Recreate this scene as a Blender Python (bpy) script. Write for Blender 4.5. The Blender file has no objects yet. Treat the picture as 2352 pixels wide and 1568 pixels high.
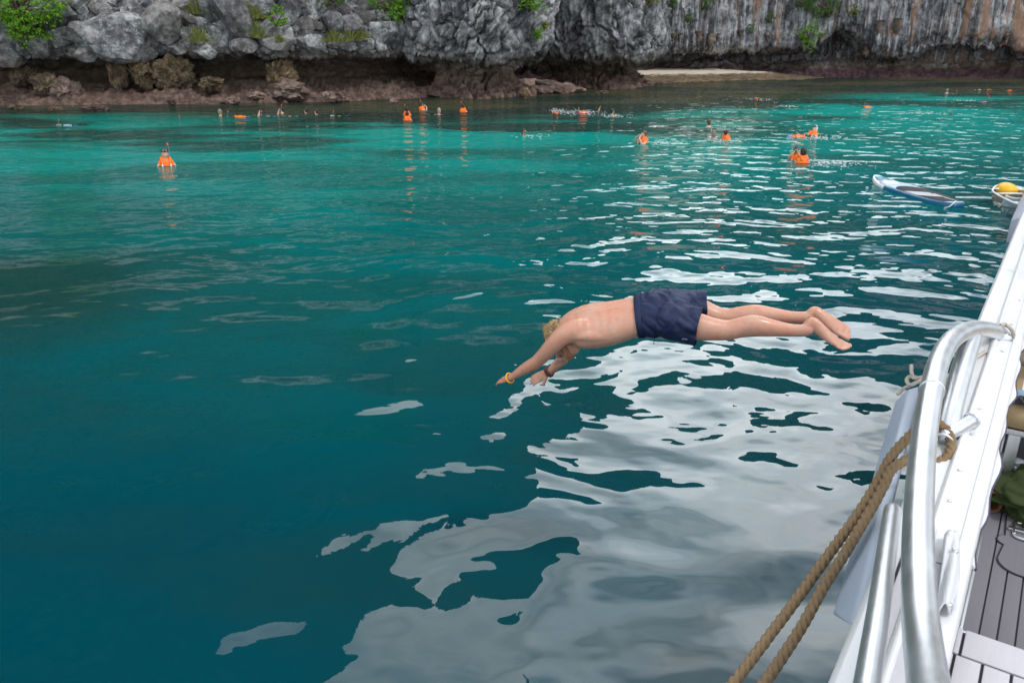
import bpy, bmesh, math, random
import numpy as np
from mathutils import Vector, Matrix
from mathutils.bvhtree import BVHTree

S = bpy.context.scene
COL = S.collection
R = math.radians

# ------------------------------------------------------------------ camera
CAM_H, PITCH, FPX = 3.77, R(20.6), 1829.0
cam_data = bpy.data.cameras.new('camera')
cam_data.sensor_width = 36.0
cam_data.lens = 28.0
cam_data.clip_start = 0.05
cam_data.clip_end = 3000
cam_data.dof.use_dof = True
cam_data.dof.focus_distance = 5.1
cam_data.dof.aperture_fstop = 6.3
cam = bpy.data.objects.new('camera', cam_data)
COL.objects.link(cam)
cam.location = (0, 0, CAM_H)
cam.rotation_euler = (R(90) - PITCH, 0, 0)
S.camera = cam

# ------------------------------------------------------------------ world: bright broken overcast
SUN_EL, SUN_AZ = R(60), R(128)
BANK_AZ = R(18)                        # the bright cloud bank over the gap between the cliffs          # azimuth clockwise from +y
world = bpy.data.worlds.new('World')
S.world = world
world.use_nodes = True
wt = world.node_tree
wt.nodes.clear()
w_out = wt.nodes.new('ShaderNodeOutputWorld')
w_bg = wt.nodes.new('ShaderNodeBackground')
w_bg.inputs['Strength'].default_value = 0.1
w_sky = wt.nodes.new('ShaderNodeTexSky')
w_sky.sky_type = 'NISHITA'
w_sky.sun_disc = False
w_sky.sun_elevation = SUN_EL
w_sky.sun_rotation = SUN_AZ
w_tc = wt.nodes.new('ShaderNodeTexCoord')
w_map = wt.nodes.new('ShaderNodeMapping')
w_map.inputs['Scale'].default_value = (1.0, 1.0, 1.7)
w_n = wt.nodes.new('ShaderNodeTexNoise')
w_n.inputs['Scale'].default_value = 2.3
w_n.inputs['Detail'].default_value = 5
w_n.inputs['Distortion'].default_value = 0.4
w_r = wt.nodes.new('ShaderNodeValToRGB')
w_r.color_ramp.elements[0].position = 0.26
w_r.color_ramp.elements[1].position = 0.52
w_n2 = wt.nodes.new('ShaderNodeTexNoise')
w_n2.inputs['Scale'].default_value = 5.0
w_n2.inputs['Detail'].default_value = 4
w_r2 = wt.nodes.new('ShaderNodeValToRGB')
w_r2.color_ramp.elements[0].position = 0.35
w_r2.color_ramp.elements[0].color = (14.0, 15.4, 16.8, 1)
w_r2.color_ramp.elements[1].position = 0.68
w_r2.color_ramp.elements[1].color = (19.0, 19.3, 19.4, 1)
w_mix = wt.nodes.new('ShaderNodeMix')
w_mix.data_type = 'RGBA'
L = wt.links.new
L(w_tc.outputs['Generated'], w_map.inputs[0])
L(w_map.outputs[0], w_n.inputs['Vector'])
L(w_map.outputs[0], w_n2.inputs['Vector'])
# the cloud bank thins out overhead
w_sp = wt.nodes.new('ShaderNodeSeparateXYZ')
w_th = wt.nodes.new('ShaderNodeMapRange')
w_th.inputs[1].default_value = 0.50; w_th.inputs[2].default_value = 0.85
w_th.inputs[3].default_value = 0.0; w_th.inputs[4].default_value = 0.12
w_sub = wt.nodes.new('ShaderNodeMath'); w_sub.operation = 'SUBTRACT'
L(w_tc.outputs['Generated'], w_sp.inputs[0])
L(w_sp.outputs['Z'], w_th.inputs[0])
L(w_n.outputs['Fac'], w_sub.inputs[0])
L(w_th.outputs[0], w_sub.inputs[1])
L(w_sub.outputs[0], w_r.inputs[0])
L(w_n2.outputs['Fac'], w_r2.inputs[0])
L(w_r.outputs[0], w_mix.inputs['Factor'])
L(w_sky.outputs[0], w_mix.inputs['A'])
# a sunlit cloud bank stands low over the gap, as its mirror image in the water shows
w_dot = wt.nodes.new('ShaderNodeVectorMath'); w_dot.operation = 'DOT_PRODUCT'
w_dot.inputs[1].default_value = (math.sin(BANK_AZ) * 0.93, math.cos(BANK_AZ) * 0.93, 0.367)
w_pw = wt.nodes.new('ShaderNodeMapRange'); w_pw.interpolation_type = 'SMOOTHSTEP'
w_pw.inputs[1].default_value = 0.74; w_pw.inputs[2].default_value = 1.0
w_pw.inputs[3].default_value = 0.92; w_pw.inputs[4].default_value = 2.5
w_gl = wt.nodes.new('ShaderNodeVectorMath'); w_gl.operation = 'SCALE'
L(w_tc.outputs['Generated'], w_dot.inputs[0])
L(w_dot.outputs['Value'], w_pw.inputs[0])
L(w_r2.outputs[0], w_gl.inputs[0])
L(w_pw.outputs[0], w_gl.inputs['Scale'])
L(w_gl.outputs[0], w_mix.inputs['B'])
L(w_mix.outputs['Result'], w_bg.inputs['Color'])
L(w_bg.outputs[0], w_out.inputs[0])

sun_data = bpy.data.lights.new('sun', 'SUN')
sun_data.energy = 1.5
sun_data.angle = R(10)
sun_data.color = (1.0, 0.96, 0.9)
sun = bpy.data.objects.new('sun', sun_data)
COL.objects.link(sun)
sd = Vector((math.sin(SUN_AZ) * math.cos(SUN_EL), math.cos(SUN_AZ) * math.cos(SUN_EL), math.sin(SUN_EL)))
sun.rotation_euler = sd.to_track_quat('Z', 'Y').to_euler()

S.view_settings.view_transform = 'Standard'
S.view_settings.look = 'None'
S.view_settings.exposure = 0.05
S.view_settings.gamma = 1.0
S.view_settings.use_curve_mapping = False
S.cycles.max_bounces = 8
S.cycles.transparent_max_bounces = 12
S.cycles.use_denoising = True
S.cycles.sample_clamp_indirect = 6.0
S.cycles.use_adaptive_sampling = True
S.cycles.adaptive_threshold = 0.02

# ------------------------------------------------------------------ helpers
CP, SP = math.cos(PITCH), math.sin(PITCH)
def ray(px, py):
    """view direction (unit depth) of a point in the 2352 x 1568 photograph"""
    x, d = (px - 1176) / FPX, (py - 784) / FPX
    return Vector((x, CP - d * SP, -SP - d * CP))
def at(px, py, depth):
    return Vector((0, 0, CAM_H)) + ray(px, py) * depth
def at_z(px, py, z=0.0):
    r = ray(px, py)
    return Vector((0, 0, CAM_H)) + r * ((z - CAM_H) / r.z)

def tag(o, label=None, cat=None, group=None, kind=None):
    if label: o['label'] = label
    if cat: o['category'] = cat
    if group: o['group'] = group
    if kind: o['kind'] = kind
    return o
def link(o, parent=None):
    COL.objects.link(o)
    if parent is not None:
        o.parent = parent
    return o
def empty(name, loc=(0, 0, 0), rz=0.0, parent=None):
    o = bpy.data.objects.new(name, None)
    o.location = loc
    o.rotation_euler = (0, 0, rz)
    o.empty_display_size = 0.2
    return link(o, parent)
def mesh_obj(name, verts, faces, mat=None, parent=None, smooth=True):
    me = bpy.data.meshes.new(name)
    if isinstance(verts, np.ndarray):
        verts = verts.tolist()
    if isinstance(faces, np.ndarray):
        faces = faces.tolist()
    me.from_pydata(verts, [], faces)
    if mat: me.materials.append(mat)
    if smooth and len(me.polygons):
        me.polygons.foreach_set('use_smooth', np.ones(len(me.polygons), dtype=bool))
    me.update()
    return link(bpy.data.objects.new(name, me), parent)
def apply_mods(o):
    dg = bpy.context.evaluated_depsgraph_get()
    me = bpy.data.meshes.new_from_object(o.evaluated_get(dg))
    old = o.data
    o.modifiers.clear()
    me.name = old.name
    o.data = me
    return o

# ---- numpy gradient noise
def _hash(ix, iy, iz, seed):
    h = (ix.astype(np.int64) * 374761393 + iy.astype(np.int64) * 668265263 + iz.astype(np.int64) * 2147483647 + seed * 974634777) & 0xFFFFFFFF
    h = ((h ^ (h >> 13)) * 1274126177) & 0xFFFFFFFF
    h = ((h ^ (h >> 16)) * 2246822519) & 0xFFFFFFFF
    return (h ^ (h >> 15)) & 0xFFFFFFFF
def perlin(p, seed=0):
    p = np.asarray(p, float)
    i = np.floor(p).astype(np.int64)
    f = p - i
    u = f * f * f * (f * (f * 6 - 15) + 10)
    out = 0
    for dx in (0, 1):
        for dy in (0, 1):
            for dz in (0, 1):
                h = _hash(i[:, 0] + dx, i[:, 1] + dy, i[:, 2] + dz, seed)
                a = (h & 0xFFFF) / 65536.0 * 2 * np.pi
                z = ((h >> 16) & 0xFFFF) / 32768.0 - 1
                r = np.sqrt(np.maximum(0, 1 - z * z))
                g = r * np.cos(a) * (f[:, 0] - dx) + r * np.sin(a) * (f[:, 1] - dy) + z * (f[:, 2] - dz)
                w = (u[:, 0] if dx else 1 - u[:, 0]) * (u[:, 1] if dy else 1 - u[:, 1]) * (u[:, 2] if dz else 1 - u[:, 2])
                out = out + w * g
    return out * 1.5
def fbm(p, oct=4, seed=0, gain=0.5):
    p = np.asarray(p, float)
    a, s, t = 1.0, 0, 0
    for k in range(oct):
        s = s + a * perlin(p * 2.0 ** k + 17.3 * k, seed + k)
        t += a
        a *= gain
    return s / t
def ridged(p, oct=4, seed=0, gain=0.5):
    p = np.asarray(p, float)
    a, s, t = 1.0, 0, 0
    for k in range(oct):
        s = s + a * (1 - np.abs(perlin(p * 2.0 ** k + 9.1 * k, seed + k)) * 2)
        t += a
        a *= gain
    return s / t
def worley(p, seed=0):
    """F1, F2 and the id of the nearest cell"""
    p = np.asarray(p, float)
    i = np.floor(p).astype(np.int64)
    f1 = np.full(len(p), 9.0); f2 = f1.copy(); cid = np.zeros(len(p), np.int64)
    for dx in (-1, 0, 1):
        for dy in (-1, 0, 1):
            for dz in (-1, 0, 1):
                c = i + np.array((dx, dy, dz))
                h = _hash(c[:, 0], c[:, 1], c[:, 2], seed)
                q = c + np.stack([(h & 1023) / 1024.0, ((h >> 10) & 1023) / 1024.0, ((h >> 20) & 1023) / 1024.0], 1)
                d = np.linalg.norm(q - p, axis=1)
                m = d < f1
                f2 = np.where(m, f1, np.minimum(f2, d))
                cid = np.where(m, h, cid)
                f1 = np.where(m, d, f1)
    return f1, f2, cid
def smooth01(a, b, x):
    t = np.clip((x - a) / (b - a), 0, 1)
    return t * t * (3 - 2 * t)
def catmull(pts, n):
    pts = np.asarray(pts, float)
    m = len(pts)
    ext = np.vstack([2 * pts[0] - pts[1], pts, 2 * pts[-1] - pts[-2]])
    t = np.linspace(0, m - 1, n)
    k = np.minimum(t.astype(int), m - 2)
    f = (t - k)[:, None]
    p0, p1, p2, p3 = ext[k], ext[k + 1], ext[k + 2], ext[k + 3]
    return 0.5 * (2 * p1 + (p2 - p0) * f + (2 * p0 - 5 * p1 + 4 * p2 - p3) * f ** 2 + (3 * p1 - p0 - 3 * p2 + p3) * f ** 3)
def grid_faces(nu, nv, wrap=False, off=0):
    u = np.arange(nu - 1)[:, None]
    v = np.arange(nv if wrap else nv - 1)[None, :]
    v2 = (v + 1) % nv
    a = u * nv + v; b = u * nv + v2; c = (u + 1) * nv + v2; d = (u + 1) * nv + v
    return np.stack([a, b, c, d], -1).reshape(-1, 4) + off

# ---- node material helper
class NM:
    def __init__(self, name, rough=0.5, spec=0.5, metal=0.0):
        self.m = bpy.data.materials.new(name)
        self.m.use_nodes = True
        self.t = self.m.node_tree
        self.b = self.t.nodes['Principled BSDF']
        self.out = self.t.nodes['Material Output']
        self.set(Roughness=rough, Metallic=metal)
        self.b.inputs['Specular IOR Level'].default_value = spec
    def set(self, **k):
        for a, v in k.items():
            self.b.inputs[a.replace('_', ' ')].default_value = v
        return self
    def n(self, t, **k):
        nd = self.t.nodes.new('ShaderNode' + t)
        for a, v in k.items():
            setattr(nd, a, v)
        return nd
    def l(self, a, b):
        self.t.links.new(a, b)
    def pos(self, obj=True):
        tc = self.n('TexCoord')
        return tc.outputs['Object' if obj else 'Generated']
    def wpos(self):
        return self.n('NewGeometry').outputs['Position']
    def mapped(self, v, scale=(1, 1, 1), rot=(0, 0, 0), loc=(0, 0, 0)):
        m = self.n('Mapping')
        m.inputs['Scale'].default_value = scale
        m.inputs['Rotation'].default_value = rot
        m.inputs['Location'].default_value = loc
        self.l(v, m.inputs[0])
        return m.outputs[0]
    def noise(self, v, scale, detail=3, rough=0.5, dist=0.0, out='Fac'):
        n = self.n('TexNoise')
        n.inputs['Scale'].default_value = scale
        n.inputs['Detail'].default_value = detail
        n.inputs['Roughness'].default_value = rough
        n.inputs['Distortion'].default_value = dist
        self.l(v, n.inputs['Vector'])
        return n.outputs[out]
    def voro(self, v, scale, feature='F1', out='Distance'):
        n = self.n('TexVoronoi', feature=feature)
        n.inputs['Scale'].default_value = scale
        self.l(v, n.inputs['Vector'])
        return n.outputs[out]
    def ramp(self, fac, stops, mode='LINEAR'):
        r = self.n('ValToRGB')
        e = r.color_ramp
        e.interpolation = mode
        while len(e.elements) < len(stops):
            e.elements.new(0.5)
        for el, (p, c) in zip(e.elements, stops):
            el.position = p
            el.color = (c, c, c, 1) if isinstance(c, (int, float)) else (*c[:3], 1)
        self.l(fac, r.inputs[0])
        return r.outputs[0]
    def mix(self, fac, a, b, mode='MIX'):
        m = self.n('Mix', data_type='RGBA', blend_type=mode)
        for s, k in ((fac, 'Factor'), (a, 'A'), (b, 'B')):
            if isinstance(s, (int, float)):
                m.inputs[k].default_value = s if k == 'Factor' else (s, s, s, 1)
            elif isinstance(s, (tuple, list)):
                m.inputs[k].default_value = (*s[:3], 1)
            else:
                self.l(s, m.inputs[k])
        return m.outputs['Result']
    def math(self, op, a, b=None, c=None, clamp=False):
        m = self.n('Math', operation=op, use_clamp=clamp)
        for i, s in enumerate((a, b, c)):
            if s is None: continue
            if isinstance(s, (int, float)): m.inputs[i].default_value = s
            else: self.l(s, m.inputs[i])
        return m.outputs[0]
    def vmath(self, op, a, b=None, scale=None):
        m = self.n('VectorMath', operation=op)
        for i, s in enumerate((a, b)):
            if s is None: continue
            if isinstance(s, (tuple, list)): m.inputs[i].default_value = s
            else: self.l(s, m.inputs[i])
        if scale is not None: m.inputs['Scale'].default_value = scale
        return m.outputs['Value' if op in ('LENGTH', 'DOT_PRODUCT', 'DISTANCE') else 'Vector']
    def sep(self, v):
        s = self.n('SeparateXYZ')
        self.l(v, s.inputs[0])
        return s.outputs
    def comb(self, x, y, z):
        c = self.n('CombineXYZ')
        for i, s in enumerate((x, y, z)):
            if isinstance(s, (int, float)): c.inputs[i].default_value = s
            else: self.l(s, c.inputs[i])
        return c.outputs[0]
    def color(self, c):
        if isinstance(c, (tuple, list)): self.b.inputs['Base Color'].default_value = (*c[:3], 1)
        else: self.l(c, self.b.inputs['Base Color'])
        return self
    def rough(self, s):
        self.l(s, self.b.inputs['Roughness'])
        return self
    def bump(self, h, strength=0.5, dist=0.02):
        b = self.n('Bump')
        b.inputs['Strength'].default_value = strength
        b.inputs['Distance'].default_value = dist
        self.l(h, b.inputs['Height'])
        self.l(b.outputs[0], self.b.inputs['Normal'])
        return self

def plain(name, c, rough=0.5, var=0.12, scale=20.0, metal=0.0, spec=0.5, bump=0.0):
    """paint, cloth, plastic: one colour with a little wear"""
    m = NM(name, rough, spec, metal)
    v = m.pos()
    f = m.noise(v, scale, 4, 0.6)
    m.color(m.mix(f, tuple(x * (1 - var) for x in c), tuple(min(1, x * (1 + var)) for x in c)))
    if bump: m.bump(f, 0.6, bump)
    return m.m
# ------------------------------------------------------------------ water
WAVE = (0.100, 0.078, 0.080, 0.050, 0.006)   # wave heights in metres, long to short
def water_material():
    m = NM('sea_water', 0.0, 0.5)
    p = m.wpos()
    xyz = m.sep(p)
    # wind breaks the surface up more away from the boat
    dist = m.n('MapRange')
    m.l(xyz[1], dist.inputs[0])
    dist.inputs[1].default_value = 4.0; dist.inputs[2].default_value = 20.0
    dist.inputs[3].default_value = 0.22; dist.inputs[4].default_value = 1.0
    far = m.n('MapRange')
    m.l(xyz[1], far.inputs[0])
    far.inputs[1].default_value = 16.0; far.inputs[2].default_value = 45.0
    far.inputs[3].default_value = 1.0; far.inputs[4].default_value = 1.55
    kb = m.math('MULTIPLY', far.outputs[0], m.math('MULTIPLY_ADD', dist.outputs[0], WAVE[2], WAVE[1]))
    # calmer water in the lee of the cliff on the left
    lee = m.n('MapRange')
    m.l(xyz[0], lee.inputs[0])
    lee.inputs[1].default_value = -8.0; lee.inputs[2].default_value = -1.0
    lee.inputs[3].default_value = 0.40; lee.inputs[4].default_value = 1.0
    kb = m.math('MULTIPLY', kb, lee.outputs[0])
    kc = m.math('MULTIPLY', lee.outputs[0], m.math('MULTIPLY', dist.outputs[0], WAVE[3]))
    kd = m.math('MULTIPLY', dist.outputs[0], WAVE[4])
    warp = m.vmath('SCALE', m.noise(p, 0.35, 0, 0.5, out='Color'), scale=0.9)
    pw0 = m.vmath('ADD', p, warp)
    def height(off):
        pw = m.vmath('ADD', pw0, off)
        a = m.noise(m.mapped(pw, (0.62, 1.0, 1.0), (0, 0, R(-9))), 0.55, 0)
        b = m.noise(m.mapped(pw, (0.75, 1.0, 1.0), (0, 0, R(14)), (7, 3, 0)), 1.35, 0)
        c = m.noise(m.mapped(pw, (0.8, 1.0, 1.0), (0, 0, R(-30)), (1, 9, 0)), 3.4, 0)
        d = m.noise(m.mapped(pw, (0.7, 1.0, 1.0), (0, 0, R(5)), (4, 2, 0)), 8.5, 0)
        h = m.math('MULTIPLY', a, WAVE[0])
        h = m.math('MULTIPLY_ADD', b, kb, h)
        h = m.math('MULTIPLY_ADD', c, kc, h)
        return m.math('MULTIPLY_ADD', d, kd, h)
    e = 0.015
    h0, hx, hy = height((0, 0, 0)), height((e, 0, 0)), height((0, e, 0))
    nrm = m.vmath('NORMALIZE', m.comb(m.math('DIVIDE', m.math('SUBTRACT', h0, hx), e), m.math('DIVIDE', m.math('SUBTRACT', h0, hy), e), 1.0))
    # what lies below, seen through the moving surface
    q = m.vmath('ADD', p, m.vmath('MULTIPLY', nrm, (2.2, 2.2, 0.0)))
    qx = m.sep(q)
    sh = m.n('MapRange')
    m.l(qx[0], sh.inputs[0])
    sh.inputs[1].default_value = 0.0; sh.inputs[2].default_value = 30.0
    sh.inputs[3].default_value = 54.0; sh.inputs[4].default_value = 73.0
    big = m.noise(q, 0.05, 3, 0.55)
    dd = m.math('SUBTRACT', sh.outputs[0], qx[1])
    dd = m.math('ADD', dd, m.math('MULTIPLY', m.math('SUBTRACT', big, 0.5), 16.0))
    depth = m.math('DIVIDE', dd, 60.0)
    col = m.ramp(depth, [(0.0, (0.055, 0.055, 0.030)), (0.12, (0.034, 0.056, 0.036)), (0.18, (0.003, 0.150, 0.118)), (0.27, (0.0, 0.275, 0.225)),
                         (0.45, (0.0, 0.235, 0.205)), (0.63, (0.0, 0.130, 0.132)), (0.78, (0.0, 0.050, 0.068)), (1.0, (0.0, 0.031, 0.052))])
    reef_n = m.noise(m.mapped(q, (0.45, 1.0, 1.0)), 0.16, 4, 0.6, 0.3)
    near = m.ramp(depth, [(0.0, 0.95), (0.16, 0.9), (0.34, 0.8), (0.46, 0.4), (0.6, 0.35), (1.0, 0.2)])
    mask = m.math('MULTIPLY', m.ramp(reef_n, [(0.44, 0.0), (0.55, 1.0)]), near)
    reef = m.mix(m.noise(q, 1.4, 3), (0.004, 0.022, 0.022), (0.022, 0.036, 0.024))
    # two larger patches of dark reef
    def patch(cx, cy, rx, ry, soft):
        dv = m.vmath('DIVIDE', m.vmath('SUBTRACT', q, (cx, cy, 0.0)), (rx, ry, 1e6))
        r_ = m.math('ADD', m.vmath('LENGTH', dv), m.math('MULTIPLY', m.math('SUBTRACT', reef_n, 0.5), 1.6))
        return m.ramp(r_, [(1.0 - soft, 1.0), (1.0, 0.0)])
    mask = m.math('MAXIMUM', mask, m.math('MULTIPLY', patch(-8.5, 12.6, 6.0, 3.8, 0.7), 0.7))
    mask = m.math('MAXIMUM', mask, m.math('MULTIPLY', patch(2.2, 39.0, 7.5, 2.4, 0.25), 0.92))
    col = m.mix(mask, col, reef)
    weed = m.math('MULTIPLY', m.ramp(m.noise(m.mapped(q, (0.35, 1.0, 1.0)), 0.9, 4, 0.65), [(0.60, 0.0), (0.72, 1.0)]), 0.35)
    col = m.mix(weed, col, (0.0, 0.062, 0.030))
    dif = m.n('BsdfDiffuse')
    m.l(col, dif.inputs['Color'])
    gl = m.n('BsdfGlossy')
    gl.inputs['Roughness'].default_value = 0.0
    gl.inputs['Color'].default_value = (1, 1, 1, 1)
    m.l(nrm, gl.inputs['Normal'])
    fr = m.n('Fresnel')
    fr.inputs['IOR'].default_value = 1.47
    m.l(nrm, fr.inputs['Normal'])
    mx = m.n('MixShader')
    m.l(m.math('MINIMUM', fr.outputs[0], 0.30), mx.inputs[0])
    m.l(dif.outputs[0], mx.inputs[1])
    m.l(gl.outputs[0], mx.inputs[2])
    m.l(mx.outputs[0], m.out.inputs['Surface'])
    return m.m
gx = np.array([-900, -120, -40, -10, 0, 10, 40, 120, 900.0])
gy = np.array([-900, -60, -10, 0, 10, 30, 60, 120, 900.0])
GX, GY = np.meshgrid(gx, gy, indexing='ij')
sea = mesh_obj('sea', np.stack([GX.ravel(), GY.ravel(), 0 * GX.ravel()], 1), grid_faces(9, 9)[:, ::-1], water_material())
tag(sea, kind='structure')

# ------------------------------------------------------------------ rock materials
def rock_material(name, light, dark, streak=0.0, orange=0.0, white=0.35, tide=(0.070, 0.046, 0.038), tide_z=0.95, brown_z=3.0, green_z=8.5, bump=0.10):
    m = NM(name, 0.9, 0.25)
    p = m.wpos()
    z = m.sep(p)[2]
    n1 = m.noise(p, 0.55, 6, 0.62, 0.3)
    n2 = m.noise(p, 2.6, 6, 0.68)
    n3 = m.noise(p, 11.0, 4, 0.7)
    base = m.mix(m.ramp(n1, [(0.40, 0.0), (0.60, 1.0)]), dark, light)
    base = m.mix(m.ramp(n2, [(0.36, 0.8), (0.52, 0.0)]), base, tuple(c * 0.5 for c in dark))
    if streak:
        sv = m.noise(m.mapped(p, (1.0, 1.0, 0.07)), 1.7, 6, 0.66, 0.2)
        base = m.mix(m.math('MULTIPLY', m.ramp(sv, [(0.42, 1.0), (0.56, 0.0)]), streak), base, (0.018, 0.019, 0.022))
        sv3 = m.noise(m.mapped(p, (1.0, 1.0, 0.05), loc=(5, 1, 0)), 2.6, 5, 0.6, 0.2)
        base = m.mix(m.math('MULTIPLY', m.ramp(sv3, [(0.56, 0.0), (0.70, 1.0)]), streak * 0.7), base, tuple(min(1, c * 1.5) for c in light))
    if white:
        base = m.mix(m.math('MULTIPLY', m.ramp(m.math('ADD', m.math('MULTIPLY', n2, 0.6), m.math('MULTIPLY', n3, 0.4)), [(0.53, 0.0), (0.63, 1.0)]), white), base, (0.60, 0.60, 0.59))
    if orange:
        ov = m.noise(m.mapped(p, (1.0, 1.0, 0.10), loc=(3, 0, 0)), 0.75, 5, 0.65, 0.2)
        xm = m.n('MapRange')
        m.l(m.sep(p)[0], xm.inputs[0])
        xm.inputs[1].default_value = 30.0; xm.inputs[2].default_value = 50.0
        xm.inputs[3].default_value = -0.06; xm.inputs[4].default_value = 0.035
        base = m.mix(m.math('MULTIPLY', m.ramp(m.math('ADD', ov, xm.outputs[0]), [(0.53, 0.0), (0.63, 1.0)]), orange), base, m.mix(n2, (0.30, 0.13, 0.06), (0.25, 0.17, 0.12)))
    wob = m.math('ADD', z, m.math('MULTIPLY', m.math('SUBTRACT', n1, 0.5), 1.8))
    br = m.mix(n2, (0.075, 0.048, 0.028), (0.17, 0.115, 0.07))
    base = m.mix(m.math('MULTIPLY', m.ramp(m.math('DIVIDE', wob, 8.0), [(brown_z / 8 - 0.12, 1.0), (brown_z / 8 + 0.06, 0.0)]), 0.85), base, br)
    td = m.mix(m.ramp(n2, [(0.42, 0.0), (0.62, 1.0)]), tide, tuple(min(1, c * 2.6) for c in tide))
    base = m.mix(m.ramp(m.math('DIVIDE', wob, 8.0), [(tide_z / 8 - 0.04, 1.0), (tide_z / 8 + 0.05, 0.0)]), base, td)
    gm = m.math('MULTIPLY', m.ramp(m.math('DIVIDE', z, 60.0), [(green_z / 60, 0.0), (green_z / 60 + 0.05, 1.0)]), m.ramp(n1, [(0.25, 0.75), (0.45, 1.0)]))
    base = m.mix(gm, base, m.mix(n2, (0.010, 0.024, 0.007), (0.026, 0.052, 0.014)))
    oi = m.n('ObjectInfo').outputs['Random']
    base = m.mix(m.math('MULTIPLY', m.ramp(oi, [(0.35, 0.0), (1.0, 1.0)]), 0.55), base, m.mix(n1, (0.05, 0.045, 0.042), (0.15, 0.115, 0.085)))
    m.color(base)
    h = m.math('ADD', m.math('MULTIPLY', n2, 0.7), m.math('MULTIPLY', n3, 0.3))
    m.bump(h, 1.0, bump)
    return m.m
M_RUBBLE = rock_material('rubble_rock', (0.36, 0.365, 0.375), (0.095, 0.098, 0.105), streak=0.15, white=0.5, brown_z=3.1)
M_BOULDER = rock_material('boulder_rock', (0.40, 0.40, 0.41), (0.105, 0.108, 0.115), white=0.7, brown_z=2.4)
M_BULB = rock_material('bulb_rock', (0.44, 0.44, 0.45), (0.105, 0.108, 0.117), streak=0.5, white=0.45, brown_z=2.6, tide_z=1.0)
M_WALL = rock_material('wall_rock', (0.44, 0.45, 0.47), (0.135, 0.14, 0.155), streak=0.85, orange=0.85, white=0.2, brown_z=1.9, tide=(0.030, 0.015, 0.020), tide_z=0.9, green_z=12)
M_TAN = rock_material('eroded_rock', (0.27, 0.195, 0.105), (0.075, 0.05, 0.028), white=0.25, brown_z=-2, tide_z=0.1, tide=(0.06, 0.035, 0.03), bump=0.07)
M_LEDGE = rock_material('ledge_rock', (0.30, 0.215, 0.18), (0.10, 0.068, 0.058), white=0.12, brown_z=-3, tide_z=0.05, tide=(0.05, 0.03, 0.025), bump=0.08)

# ------------------------------------------------------------------ cliffs: lofts of a plan line and a height profile
CLIFF_TREES = []
def resample_profile(prof, counts):
    out = []
    for k, c in enumerate(counts):
        a, b = prof[:, k], prof[:, k + 1]
        t = np.linspace(0, 1, c, endpoint=False)
        out.append(a[:, None, :] * (1 - t)[None, :, None] + b[:, None, :] * t[None, :, None])
    out.append(prof[:, -1:, :])
    return np.concatenate(out, 1)
def loft_cliff(name, plan, profs, counts, ns, mat, disp, closed=False):
    """plan: stations (x, y, outward x, outward y); profs: per station the list of (outward, z)"""
    plan = np.asarray(plan, float)
    profs = np.asarray(profs, float)
    PL = catmull(plan, ns)
    k = len(profs)
    flat = profs.reshape(k, -1)
    PR = catmull(flat, ns).reshape(ns, profs.shape[1], 2)
    PR = resample_profile(PR, counts)
    # soften the profile along its height
    for _ in range(2):
        PR[:, 1:-1] = 0.25 * PR[:, :-2] + 0.5 * PR[:, 1:-1] + 0.25 * PR[:, 2:]
    nrm = PL[:, 2:4] / np.linalg.norm(PL[:, 2:4], axis=1)[:, None]
    V = np.empty((ns, PR.shape[1], 3))
    V[:, :, 0] = PL[:, None, 0] + nrm[:, None, 0] * PR[:, :, 0]
    V[:, :, 1] = PL[:, None, 1] + nrm[:, None, 1] * PR[:, :, 0]
    V[:, :, 2] = PR[:, :, 1]
    du = np.gradient(V, axis=0); dv = np.gradient(V, axis=1)
    N = np.cross(du, dv)
    N /= np.linalg.norm(N, axis=2)[:, :, None] + 1e-9
    if (N[:, :, :2] * nrm[:, None, :]).sum() < 0: N = -N
    p = V.reshape(-1, 3)
    d = disp(p)
    q = p + N.reshape(-1, 3) * d[:, None]
    # a ragged lower lip and edges: sideways jitter
    f = grid_faces(ns, PR.shape[1])
    o = mesh_obj(name, q, f, mat)
    tag(o, kind='structure')
    return o, BVHTree.FromPolygons(q.tolist(), f.tolist())

# a) rubble shore on the left
def rub_disp(p):
    f1, f2, c = worley(p * np.array([0.62, 0.62, 0.75]) + 0.35 * fbm(p * 0.6, 2, 5)[:, None], 3)
    g1, g2, c2 = worley(p * 1.7, 8)
    w = smooth01(2.9, 3.6, p[:, 2])
    up = 1 + 1.2 * smooth01(8, 20, p[:, 2])
    led = 1 - smooth01(0.9, 1.4, p[:, 2])
    blocks = (np.minimum(f2 - f1, 0.35) * 1.9 + ((c % 97) / 97.0 - 0.5) * 0.75) * (0.18 + 0.62 * w)
    small = (np.minimum(g2 - g1, 0.3) * 0.55 + ((c2 % 31) / 31.0 - 0.5) * 0.22) * (0.5 + 0.5 * w)
    ledge = led * (0.30 * fbm(p * np.array([0.5, 0.5, 1.5]), 4, 12) + 0.22 * np.round(fbm(p * 0.7, 2, 14) * 3) / 1.5)
    return blocks * up + small + 0.5 * fbm(p * 0.25, 3, 1) + 0.12 * ridged(p * 2.4, 3, 4) + ledge
lp = [(1.6, -1.5), (0.7, -0.1), (-0.2, 0.25), (-1.8, 0.55), (-3.0, 0.8), (-5.0, 1.3), (-5.6, 2.2), (-4.6, 2.95), (-1.4, 3.25), (-0.9, 3.75), (-1.7, 4.6), (-3.2, 6.0), (-4.8, 7.6), (-8.0, 13), (-10, 30), (-12, 54), (-16, 72)]
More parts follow.
